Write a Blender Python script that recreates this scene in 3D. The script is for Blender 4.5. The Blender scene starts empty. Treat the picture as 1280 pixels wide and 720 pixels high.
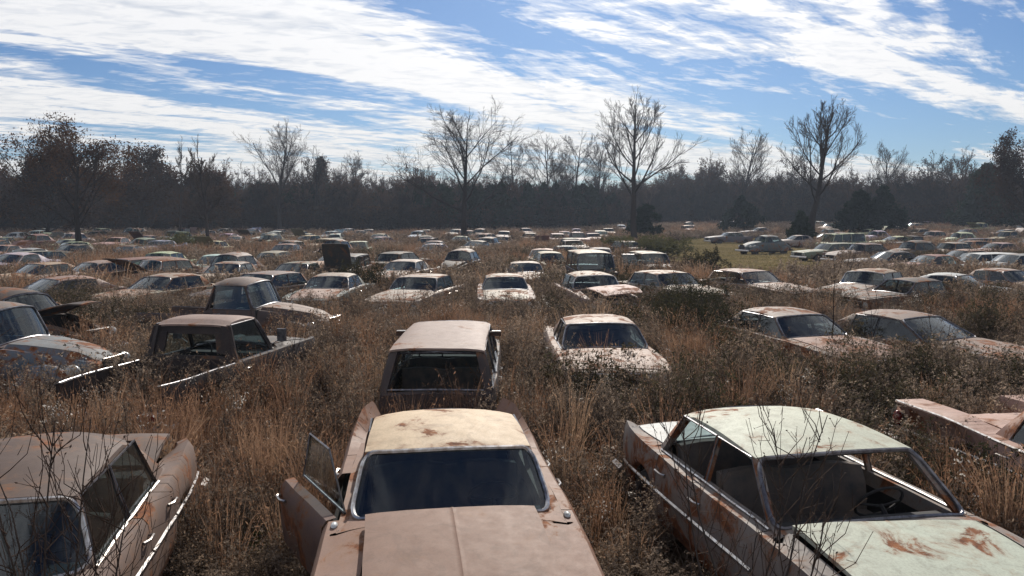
import bpy, math, random
import numpy as np
from mathutils import Vector, Matrix, Euler, noise
R = math.radians
C = bpy.context.scene.collection
random.seed(7); rng = np.random.default_rng(7)

# ------------------------------------------------------------------ ground height
def sst(a, b, x):
    t = min(1, max(0, (x-a)/(b-a))); return t*t*(3-2*t)
def ground(x, y):
    d = math.hypot(x, y)
    h = .07*noise.noise(Vector((x*.11, y*.11, 0))) + .03*noise.noise(Vector((x*.6, y*.6, 3)))
    side = .45+.55*sst(-.1, .35, x/max(y, 5)) if y > 0 else .45
    h += 1.3*side*sst(80, 175, d) + 2.0*sst(165, 320, d)
    return h
CAM_H = 3.3
def at(px, py, z=0):                      # reading a spot off the photo once, as a real place on level ground
    d = (CAM_H-z)/((py-270)/1000.)
    return ((px-640)/1000.*d, d)

# ------------------------------------------------------------------ materials
def new_mat(name):
    m = bpy.data.materials.new(name); m.use_nodes = True
    nt = m.node_tree; nt.nodes.clear()
    return m, nt
def N(nt, t, **kw):
    n = nt.nodes.new(t)
    for k, v in kw.items():
        if k.startswith('i_'):
            key = k[2:]; key = int(key) if key.isdigit() else key.replace('_', ' ')
            n.inputs[key].default_value = v
        else: setattr(n, k, v)
    return n
def L(nt, a, b): nt.links.new(a, b)
def ramp(nt, src, stops):
    r = N(nt, 'ShaderNodeValToRGB'); cr = r.color_ramp
    while len(cr.elements) < len(stops): cr.elements.new(.5)
    for e, (p, c) in zip(cr.elements, stops):
        e.position = p; e.color = (c, c, c, 1) if isinstance(c, (int, float)) else (*c, 1)
    L(nt, src, r.inputs[0]); return r.outputs[0]
def mixc(nt, fac, a, b, mode='MIX'):
    m = N(nt, 'ShaderNodeMix', data_type='RGBA', blend_type=mode)
    for inp, v in ((0, fac), (6, a), (7, b)):
        if isinstance(v, (int, float)): m.inputs[inp].default_value = v
        elif isinstance(v, tuple): m.inputs[inp].default_value = (*v, 1)
        else: L(nt, v, m.inputs[inp])
    return m.outputs[2]
def math_(nt, op, a, b=0.0, clamp=False):
    m = N(nt, 'ShaderNodeMath', operation=op, use_clamp=clamp)
    for i, v in ((0, a), (1, b)):
        if isinstance(v, (int, float)): m.inputs[i].default_value = v
        else: L(nt, v, m.inputs[i])
    return m.outputs[0]
def out(nt, sh):
    o = N(nt, 'ShaderNodeOutputMaterial'); L(nt, sh, o.inputs[0])
def noise_n(nt, vec, scale, detail=4, rough=.6, dist=0.):
    n = N(nt, 'ShaderNodeTexNoise'); n.inputs['Scale'].default_value = scale
    n.inputs['Detail'].default_value = detail; n.inputs['Roughness'].default_value = rough
    n.inputs['Distortion'].default_value = dist
    L(nt, vec, n.inputs['Vector']); return n.outputs['Fac']

M = {}
def mk_paint():
    m, nt = new_mat('weathered_car_paint'); M['paint'] = m
    tc = N(nt, 'ShaderNodeTexCoord'); oi = N(nt, 'ShaderNodeObjectInfo')
    off = N(nt, 'ShaderNodeVectorMath', operation='ADD'); L(nt, tc.outputs['Object'], off.inputs[0])
    sc = math_(nt, 'MULTIPLY', oi.outputs['Random'], 57.)
    L(nt, sc, off.inputs[1]); v = off.outputs[0]
    fade = noise_n(nt, v, 1.1, 4, .6)
    mott = noise_n(nt, v, 9., 5, .7)
    fine = noise_n(nt, v, 60., 3, .7)
    base = oi.outputs['Color']
    grey = mixc(nt, ramp(nt, fade, [(.35, 0.), (.72, .6)]), base, mixc(nt, .25, base, (.28, .21, .17)))
    grey = mixc(nt, ramp(nt, mott, [(.35, .0), (.8, .45)]), grey, mixc(nt, .45, grey, (.10, .07, .06)))
    grey = mixc(nt, ramp(nt, fine, [(.45, .0), (.7, .25)]), grey, (.10, .075, .06))
    # rust: amount in the alpha of the object's colour
    rn = noise_n(nt, v, 2.1, 8, .68, .6)
    wp = N(nt, 'ShaderNodeNewGeometry'); sx = N(nt, 'ShaderNodeSeparateXYZ'); L(nt, wp.outputs['Position'], sx.inputs[0])
    lowr = ramp(nt, sx.outputs[2], [(.25, .10), (.75, 0.)])          # sills and lower panels rust first
    rn = math_(nt, 'ADD', rn, lowr)
    rr = math_(nt, 'ADD', rn, math_(nt, 'MULTIPLY', math_(nt, 'SUBTRACT', oi.outputs['Alpha'], .5), .42))
    rmask = ramp(nt, rr, [(.53, 0.), (.585, 1.)])
    rc = ramp(nt, noise_n(nt, v, 14., 5, .7), [(.3, (.065, .028, .016)), (.52, (.19, .070, .030)), (.75, (.33, .145, .060))])
    halo = ramp(nt, rr, [(.455, 0.), (.56, .8)])
    stain = ramp(nt, noise_n(nt, v, 3.3, 6, .75, 1.2), [(.50, 0.), (.62, .38)])
    grey = mixc(nt, stain, grey, mixc(nt, .6, grey, (.055, .036, .028)))
    grey = mixc(nt, halo, grey, mixc(nt, .5, grey, (.23, .115, .055)))
    col = mixc(nt, rmask, grey, rc)
    p = N(nt, 'ShaderNodeBsdfPrincipled'); L(nt, col, p.inputs['Base Color'])
    rg = mixc(nt, rmask, mixc(nt, mott, (.56,)*3, (.78,)*3), (.9,)*3)
    L(nt, rg, p.inputs['Roughness'])
    p.inputs['Specular IOR Level'].default_value = .20
    b = N(nt, 'ShaderNodeBump'); b.inputs['Strength'].default_value = .25; b.inputs['Distance'].default_value = .006
    L(nt, math_(nt, 'ADD', math_(nt, 'MULTIPLY', mott, 1.), math_(nt, 'MULTIPLY', rmask, -.5)), b.inputs['Height'])
    L(nt, b.outputs[0], p.inputs['Normal']); out(nt, p.outputs[0])
mk_paint()
def mk_simple(name, c1, c2, scale, rough, metal=0., spec=.5, bump=.2):
    m, nt = new_mat(name); tc = N(nt, 'ShaderNodeTexCoord')
    n = noise_n(nt, tc.outputs['Object'], scale, 5, .65)
    p = N(nt, 'ShaderNodeBsdfPrincipled')
    L(nt, mixc(nt, ramp(nt, n, [(.35, 0.), (.65, 1.)]), c1, c2), p.inputs['Base Color'])
    p.inputs['Roughness'].default_value = rough; p.inputs['Metallic'].default_value = metal
    p.inputs['Specular IOR Level'].default_value = spec
    if bump:
        b = N(nt, 'ShaderNodeBump'); b.inputs['Strength'].default_value = bump; b.inputs['Distance'].default_value = .01
        L(nt, n, b.inputs['Height']); L(nt, b.outputs[0], p.inputs['Normal'])
    out(nt, p.outputs[0]); return m
M['chrome'] = mk_simple('pitted_chrome', (.62, .61, .60), (.30, .25, .21), 16., .28, .9, .5, .15)
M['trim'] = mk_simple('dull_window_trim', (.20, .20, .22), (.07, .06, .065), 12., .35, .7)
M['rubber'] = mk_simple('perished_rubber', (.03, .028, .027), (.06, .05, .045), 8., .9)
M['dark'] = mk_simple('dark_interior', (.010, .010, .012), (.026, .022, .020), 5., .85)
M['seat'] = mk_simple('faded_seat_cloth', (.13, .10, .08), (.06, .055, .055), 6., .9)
M['rustmetal'] = mk_simple('bare_rusty_metal', (.10, .045, .026), (.045, .030, .026), 9., .85, .2)
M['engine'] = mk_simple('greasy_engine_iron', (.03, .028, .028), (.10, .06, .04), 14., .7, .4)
M['lamp'] = mk_simple('clouded_headlight_glass', (.55, .56, .55), (.30, .29, .26), 10., .18, 0., .8)
M['red'] = mk_simple('faded_red_lens', (.28, .02, .015), (.14, .02, .015), 12., .25)
M['liner'] = mk_simple('torn_headliner', (.08, .07, .06), (.03, .027, .024), 5., .95)
def mk_glass():
    m, nt = new_mat('dusty_car_glass')
    tc = N(nt, 'ShaderNodeTexCoord'); oi = N(nt, 'ShaderNodeObjectInfo')
    mpp = N(nt, 'ShaderNodeMapping'); L(nt, tc.outputs['Object'], mpp.inputs[0]); mpp.inputs['Scale'].default_value = (.5, 2.2, .5)          # dust and rain runs
    n = math_(nt, 'ADD', math_(nt, 'MULTIPLY', noise_n(nt, tc.outputs['Object'], 3., 5, .65), .5), math_(nt, 'MULTIPLY', noise_n(nt, mpp.outputs[0], 7., 5, .7), .5))
    tr = N(nt, 'ShaderNodeBsdfTransparent'); tr.inputs[0].default_value = (.42, .52, .54, 1)
    gl = N(nt, 'ShaderNodeBsdfGlossy'); gl.inputs['Roughness'].default_value = .06; gl.inputs[0].default_value = (.9, .95, 1, 1)
    df = N(nt, 'ShaderNodeBsdfDiffuse'); df.inputs[0].default_value = (.10, .09, .08, 1)
    ge = N(nt, 'ShaderNodeNewGeometry'); dt = N(nt, 'ShaderNodeVectorMath', operation='DOT_PRODUCT'); L(nt, ge.outputs['Normal'], dt.inputs[0]); L(nt, ge.outputs['Incoming'], dt.inputs[1])
    ca = math_(nt, 'SUBTRACT', 1., math_(nt, 'ABSOLUTE', dt.outputs['Value']), True)
    fr = math_(nt, 'ADD', math_(nt, 'MULTIPLY', math_(nt, 'POWER', ca, 5.), .9), .065)          # the same from both faces of the pane
    m1 = N(nt, 'ShaderNodeMixShader'); L(nt, fr, m1.inputs[0])
    L(nt, tr.outputs[0], m1.inputs[1]); L(nt, gl.outputs[0], m1.inputs[2])
    m2 = N(nt, 'ShaderNodeMixShader'); L(nt, ramp(nt, n, [(.42, .02), (.68, .22)]), m2.inputs[0])
    L(nt, m1.outputs[0], m2.inputs[1]); L(nt, df.outputs[0], m2.inputs[2]); out(nt, m2.outputs[0])
    M['glass'] = m
mk_glass()
def mk_veg(name, cols, trans=.35, patch=.08, rough=.9):
    """cols: three base colours chosen by instance random + a patch noise over the field"""
    m, nt = new_mat(name); oi = N(nt, 'ShaderNodeObjectInfo'); g = N(nt, 'ShaderNodeNewGeometry')
    n = noise_n(nt, g.outputs['Position'], patch, 3, .6)
    f = math_(nt, 'ADD', math_(nt, 'MULTIPLY', oi.outputs['Random'], .6), math_(nt, 'MULTIPLY', math_(nt, 'SUBTRACT', n, .3), .9), True)
    col = ramp(nt, f, [(.1, cols[0]), (.5, cols[1]), (.9, cols[2])])
    n2 = noise_n(nt, g.outputs['Position'], 22., 2, .5)
    col = mixc(nt, ramp(nt, n2, [(.35, .0), (.65, .5)]), col, mixc(nt, .5, col, (0.02, 0.015, .01)))
    d = N(nt, 'ShaderNodeBsdfDiffuse'); L(nt, col, d.inputs[0])
    t = N(nt, 'ShaderNodeBsdfTranslucent'); L(nt, col, t.inputs[0])
    mx = N(nt, 'ShaderNodeMixShader'); mx.inputs[0].default_value = trans
    L(nt, d.outputs[0], mx.inputs[1]); L(nt, t.outputs[0], mx.inputs[2]); out(nt, mx.outputs[0])
    M[name] = m
mk_veg('broomsedge_straw', [(.175, .096, .058), (.30, .172, .108), (.42, .285, .185)], .42)
mk_veg('dead_weed_stalks', [(.070, .053, .042), (.165, .125, .098), (.29, .23, .18)], .35)
mk_veg('weed_seed_fluff', [(.19, .135, .095), (.31, .23, .165), (.44, .35, .27)], .45)
mk_veg('matted_thatch', [(.085, .058, .040), (.17, .12, .08), (.26, .19, .13)], .35)
mk_veg('winter_green_weed', [(.045, .050, .020), (.08, .08, .035), (.13, .12, .055)], .4)
mk_veg('short_pasture_grass', [(.17, .15, .07), (.29, .235, .12), (.40, .31, .18)], .4)
mk_veg('pale_seed_head', [(.42, .38, .33), (.55, .51, .46), (.68, .65, .6)], .5)
mk_veg('bare_bark', [(.028, .023, .022), (.048, .039, .036), (.075, .062, .055)], 0., .3)
mk_veg('bare_twigs', [(.026, .019, .018), (.060, .043, .036), (.125, .088, .068)], .15, .06)
mk_veg('brown_oak_leaves', [(.030, .018, .013), (.065, .036, .022), (.14, .072, .038)], .3, .3)
mk_veg('cedar_needles', [(.010, .018, .010), (.018, .028, .015), (.03, .04, .02)], .15, .3)
mk_veg('shrub_leaves', [(.035, .036, .020), (.065, .058, .034), (.11, .09, .06)], .35, .3)

# ------------------------------------------------------------------ mesh builder
class MB:
    def __init__(s): s.v = []; s.f = []; s.m = []; s.key = {}
    def vert(s, p):
        k = (round(p[0], 4), round(p[1], 4), round(p[2], 4))
        i = s.key.get(k)
        if i is None:
            i = len(s.v); s.v.append((float(p[0]), float(p[1]), float(p[2]))); s.key[k] = i
        return i
    def face(s, pts, mat):
        ids = []
        for p in pts:
            i = s.vert(p)
            if i not in ids: ids.append(i)
        if len(ids) > 2: s.f.append(ids); s.m.append(mat)
    def grid(s, P, mat, skip=None):
        for i in range(len(P)-1):
            for j in range(len(P[0])-1):
                if skip and skip(i, j): continue
                s.face([P[i][j], P[i+1][j], P[i+1][j+1], P[i][j+1]], mat)
    def hexa(s, a, b, mat):
        s.face(a, mat); s.face(b[::-1], mat)
        for i in range(4):
            j = (i+1) % 4; s.face([a[i], b[i], b[j], a[j]], mat)
    def box(s, x0, x1, y0, y1, z0, z1, mat, lean=0.):
        a = [(x0, y0, z0), (x1, y0, z0), (x1, y1, z0), (x0, y1, z0)]
        b = [(p[0]+lean, p[1], z1) for p in a]; s.hexa(a[::-1], b[::-1], mat)
    def tube(s, path, r, n, mat, closed=False, ry=None, cap=True):
        P = [Vector(p) for p in path]; m = len(P); rings = []
        rr = r if isinstance(r, (list, tuple)) else [r]*m
        for i in range(m):
            a = P[i-1] if (i or closed) else P[i]; b = P[(i+1) % m] if (i < m-1 or closed) else P[i]
            t = (b-a).normalized() if (b-a).length > 1e-9 else Vector((0, 0, 1))
            up = Vector((0, 0, 1)) if abs(t.z) < .93 else Vector((1, 0, 0))
            u = t.cross(up).normalized(); w = u.cross(t).normalized(); k = (ry or 1.)
            rings.append([P[i]+u*(math.cos(2*math.pi*q/n+.4)*rr[i])+w*(math.sin(2*math.pi*q/n+.4)*rr[i]*k) for q in range(n)])
        for i in range(m if closed else m-1):
            A = rings[i]; B = rings[(i+1) % m]
            for q in range(n): s.face([A[q], A[(q+1) % n], B[(q+1) % n], B[q]], mat)
        if cap and not closed: s.face(rings[0][::-1], mat); s.face(rings[-1], mat)
    def lathe(s, prof, c, axis, n, mat):          # prof: (radius, along)
        ax = Vector(axis).normalized(); up = Vector((0, 0, 1)) if abs(ax.z) < .9 else Vector((1, 0, 0))
        u = ax.cross(up).normalized(); w = ax.cross(u); c = Vector(c); rings = []
        for (r, h) in prof: rings.append([c+ax*h+(u*math.cos(2*math.pi*q/n)+w*math.sin(2*math.pi*q/n))*r for q in range(n)])
        for A, B in zip(rings, rings[1:]):
            for q in range(n): s.face([A[q], A[(q+1) % n], B[(q+1) % n], B[q]], mat)
    def ellip(s, c, rad, mat, nu=12, nv=8, cut=-9.):
        P = []
        for i in range(nv+1):
            th = math.pi*i/nv
            P.append([(c[0]+rad[0]*math.sin(th)*math.cos(2*math.pi*q/nu), c[1]+rad[1]*math.sin(th)*math.sin(2*math.pi*q/nu), max(c[2]+rad[2]*math.cos(th), cut)) for q in range(nu+1)])
        s.grid(P, mat)
    def merge(s, o, fn=lambda p: p):
        for f, m in zip(o.f, o.m): s.face([fn(o.v[i]) for i in f], m)
def mesh_from(name, v, f, m, smooth=True, ang=38):
    me = bpy.data.meshes.new(name); me.from_pydata(v, [], f)
    names = []
    for x in m:
        if x not in names: names.append(x)
    for x in names: me.materials.append(M[x])
    if len(names) > 1:
        ix = {x: i for i, x in enumerate(names)}
        me.polygons.foreach_set('material_index', [ix[x] for x in m])
    if smooth and f:
        me.polygons.foreach_set('use_smooth', [True]*len(f)); me.set_sharp_from_angle(angle=R(ang))
    me.update(); return me
def add_obj(name, me, parent=None, loc=(0, 0, 0)):
    o = bpy.data.objects.new(name, me); C.objects.link(o); o.location = loc
    if parent: o.parent = parent
    return o
def tag(o, label=None, cat=None, group=None, kind=None):
    for k, v in (('label', label), ('category', cat), ('group', group), ('kind', kind)):
        if v: o[k] = v
    return o
# ------------------------------------------------------------------ cars
def curve(pts):
    pts = sorted(pts); xs = [p[0] for p in pts]; ys = [p[1] for p in pts]; n = len(xs)
    if n == 1: return lambda x: ys[0]
    d = [(ys[i+1]-ys[i])/(xs[i+1]-xs[i]) for i in range(n-1)]
    t = [d[0]]+[0 if d[i-1]*d[i] <= 0 else 2*d[i-1]*d[i]/(d[i-1]+d[i]) for i in range(1, n-1)]+[d[-1]]
    def f(x):
        if x <= xs[0]: return ys[0]
        if x >= xs[-1]: return ys[-1]
        i = 0
        while x > xs[i+1]: i += 1
        h = xs[i+1]-xs[i]; u = (x-xs[i])/h
        return (2*u**3-3*u*u+1)*ys[i]+(u**3-2*u*u+u)*h*t[i]+(-2*u**3+3*u*u)*ys[i+1]+(u**3-u*u)*h*t[i+1]
    return f
BASE = dict(xf=2.65, xr=-2.65, W=.97, zr=.30, style='sedan', zsh=[(2.65, .84), (1., .93), (-1., .95), (-2.65, .88)],
    zc=[(2.65, .80), (2.2, .88), (.9, .98), (-1.3, .98), (-2.2, .93), (-2.65, .84)], wn=.93, wt=.92,
    fin=[(2.65, .0), (-2.65, .0)], finw=.0, xc=.85, xh=.28, xB=-.25, xct=-.95, xcb=-1.0, xrh=-1.1, xdk=-1.5, zroof=1.38, crown=.07,
    yb=.80, yr=.64, b0=.14, b1=.08, br=.10, wf=1.62, wb=-1.55, rw=.34, doors=4, hx1=None, hoodw=.74, rail=0, trim=0, square=0, lampz=.66, lights=4,
    pontoon=0, chromebelt=0, bed=0, grille=1, dent=.012, seed=1, mirror=0, roofridge=0, wagon=0, cabw=None, handle=1)
def spec(**k): d = dict(BASE); d.update(k); return d
SPECS = {
 # long finned hardtop, centre of the front row
 'finned': spec(xf=2.8, xr=-2.35, W=1.0, xc=.98, xh=.42, xB=-.2, xct=-.70, xcb=-.80, xrh=-.84, xdk=-1.18, zroof=1.44, yb=.78, yr=.69, b0=.20, b1=.10,
    zsh=[(2.8, .88), (2.2, .96), (1, 1.02), (-1, 1.0), (-2.35, .95)], zc=[(2.8, .84), (2.3, .97), (1, 1.09), (-1.2, 1.01), (-2., .95), (-2.35, .82)],
    fin=[(2.8, .0), (-.7, .0), (-1.3, .06), (-2.0, .22), (-2.35, .23)], finw=.06, roofridge=1, framemat='chrome', pods=1, dent=.010, seed=3, wn=.90, hoodw=.64, wb=-1.35, wt=.88),
 # boxy four door with crisp roof
 'boxy': spec(xf=2.75, xr=-2.42, W=.96, wt=.88, xc=.88, xh=.38, xB=-.30, xct=-1.02, xcb=-1.28, xrh=-1.12, xdk=-1.42, zroof=1.44, crown=.05, yb=.82, yr=.70, b0=.10, b1=.06,
    zsh=[(2.75, .88), (1, .98), (-2.42, .95)], zc=[(2.75, .86), (2.3, .95), (.9, 1.05), (-1.4, 1.01), (-2.42, .94)], fin=[(2.75, 0), (-.2, .0), (-2.42, .04)], square=1, trim=2, seed=5, chromebelt=1, hoodw=.76, dent=.008),
 # rounded fifties sedan with wrapped screen
 'rounded': spec(xf=2.6, xr=-2.65, W=.97, xc=.62, xh=.42, xB=-.28, xct=-1.0, xcb=-1.12, xrh=-1.02, xdk=-1.5, zroof=1.48, crown=.10, yb=.82, yr=.68, b0=.42, b1=.16, br=.2,
    zsh=[(2.6, .90), (1, .98), (-1, 1.0), (-2, 1.0), (-2.65, .93)], zc=[(2.6, .80), (2.1, .96), (.9, 1.06), (-1.4, 1.04), (-2.2, .96), (-2.65, .78)],
    fin=[(2.6, 0), (-1.2, .0), (-2.2, .05), (-2.65, .05)], finw=.03, trim=1, framemat='chrome', seed=8, chromebelt=1, wn=.86, wt=.86, dent=.012, hoodw=.70),
 # flat batwing tail
 'batwing': spec(xf=2.7, xr=-2.85, W=1.02, xc=.7, xh=.45, xB=-.25, xct=-.9, xcb=-1.0, xrh=-1.0, xdk=-1.25, zroof=1.37, yb=.84, yr=.68, b0=.4, b1=.12, br=.22,
    zsh=[(2.7, .86), (1, .95), (-1.2, .95), (-2.85, .93)], zc=[(2.7, .80), (.9, 1.0), (-1.3, 1.0), (-2.2, .92), (-2.85, .70)], fin=[(2.7, 0), (-.8, 0), (-2, .06), (-2.85, .06)], finw=.30, wt=.98, trim=1, seed=11),
 'hardtop': spec(xf=2.65, xr=-2.6, W=.96, xc=.75, xh=.15, xB=-.45, xct=-.85, xcb=-1.02, xrh=-1.0, xdk=-1.55, zroof=1.33, yb=.80, yr=.66, doors=2, seed=13,
    zsh=[(2.65, .82), (1, .88), (-.6, .87), (-1.6, .94), (-2.6, .86)], zc=[(2.65, .80), (2.2, .86), (.8, .95), (-1.5, .95), (-2.6, .85)]),
 'sixties': spec(seed=17, square=1, trim=1),
 'seventies': spec(xf=2.85, xr=-2.75, W=1.0, xc=.85, xh=.12, xB=-.42, xct=-1.02, xcb=-1.1, xrh=-1.12, xdk=-1.75, zroof=1.34, yb=.83, yr=.66, doors=2, seed=19,
    zsh=[(2.85, .80), (1, .88), (-.9, .86), (-1.7, .95), (-2.75, .84)], zc=[(2.85, .82), (.9, .93), (-1.7, .93), (-2.75, .82)]),
 'wagon': spec(xf=2.6, xr=-2.55, xc=.85, xh=.38, xB=-.25, xct=-1.0, xcb=-1.02, xrh=-2.15, xdk=-2.42, zroof=1.42, yb=.81, yr=.68, wagon=1, seed=23, rail=0, square=1, br=.03, crown=.05, trim=1),
 'utility': spec(xf=2.5, xr=-2.36, W=.82, xc=.95, xh=.62, xB=-.1, xct=-.95, xcb=-.97, xrh=-2.12, xdk=-2.32, zroof=1.58, yb=.76, yr=.64, wagon=1, seed=29, square=1, br=.02, crown=.06,
    zsh=[(2.5, .98), (-2.45, 1.0)], zc=[(2.5, .98), (.9, 1.08), (-2.45, 1.02)], mirror=2),
 'van': spec(xf=2.1, xr=-2.2, W=.92, xc=1.55, xh=1.25, xB=.45, xct=-.5, xcb=-.5, xrh=-2.0, xdk=-2.1, zroof=1.85, yb=.84, yr=.74, wagon=1, seed=31, square=1, br=.02, crown=.08,
    zsh=[(2.1, 1.05), (-2.2, 1.1)], zc=[(2.1, 1.05), (1.4, 1.14), (-2.2, 1.12)], wf=1.35, wb=-1.25, hoodw=.70),
 'pickup': spec(xf=2.5, xr=-2.6, W=.88, xc=.75, xh=.38, xB=-.48, xct=-.5, xcb=-.52, xrh=-.52, xdk=-.60, zroof=1.68, yb=.76, yr=.64, bed=1, doors=2, seed=37, square=1, br=.02, crown=.05,
    zsh=[(2.5, 1.0), (-2.7, 1.08)], zc=[(2.5, .98), (.8, 1.12), (-2.7, 1.1)], mirror=1, rw=.37),
 'oldpickup': spec(xf=2.35, xr=-2.5, W=.88, xc=.62, xh=.42, xB=-.42, xct=-.42, xcb=-.5, xrh=-.45, xdk=-.62, zroof=1.76, yb=.70, yr=.60, bed=1, doors=2, seed=41, br=.10, crown=.14, pontoon=1,
    zsh=[(2.35, .88), (.7, 1.14), (-.6, 1.16), (-.7, 1.0), (-2.5, 1.0)], zc=[(2.35, .86), (1.9, 1.08), (.7, 1.22), (-.6, 1.2), (-2.5, 1.0)], wn=.50, hoodw=.52, rw=.36, cabw=.74, b0=.12, lights=2),
 'forties': spec(xf=2.4, xr=-2.45, W=.86, xc=.62, xh=.36, xB=-.25, xct=-.95, xcb=-1.1, xrh=-1.0, xdk=-1.65, zroof=1.62, yb=.74, yr=.58, crown=.16, br=.28, pontoon=1, seed=43,
    zsh=[(2.4, .82), (.7, 1.10), (-1.2, 1.12), (-2.45, .76)], zc=[(2.4, .80), (1.9, 1.02), (.7, 1.2), (-1.4, 1.2), (-2.1, .98), (-2.45, .6)], wn=.50, wt=.66, hoodw=.52, rw=.35, cabw=.80, lights=2, b0=.14),
 'fastback': spec(xf=2.3, xr=-2.2, W=.9, xc=.72, xh=.12, xB=-.5, xct=-.75, xcb=-1.15, xrh=-.95, xdk=-1.85, zroof=1.27, yb=.75, yr=.60, doors=2, seed=47, wf=1.45, wb=-1.3,
    zsh=[(2.3, .76), (.8, .84), (-1.6, .90), (-2.2, .84)], zc=[(2.3, .74), (.8, .90), (-1.8, .92), (-2.2, .82)], rw=.31, lights=2),
 'compact': spec(xf=2.25, xr=-2.2, W=.87, xc=.72, xh=.22, xB=-.3, xct=-.92, xcb=-1.05, xrh=-1.02, xdk=-1.4, zroof=1.37, yb=.73, yr=.60, seed=53, wf=1.4, wb=-1.35, rw=.31, lights=2),
}
class Part:
    def __init__(s, name, origin=(0, 0, 0), parent=None, role='body', label=None):
        s.name = name; s.mb = MB(); s.o = origin; s.parent = parent; s.role = role; s.label = label; s.rot = (0, 0, 0); s.shift = (0, 0, 0)

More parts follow.
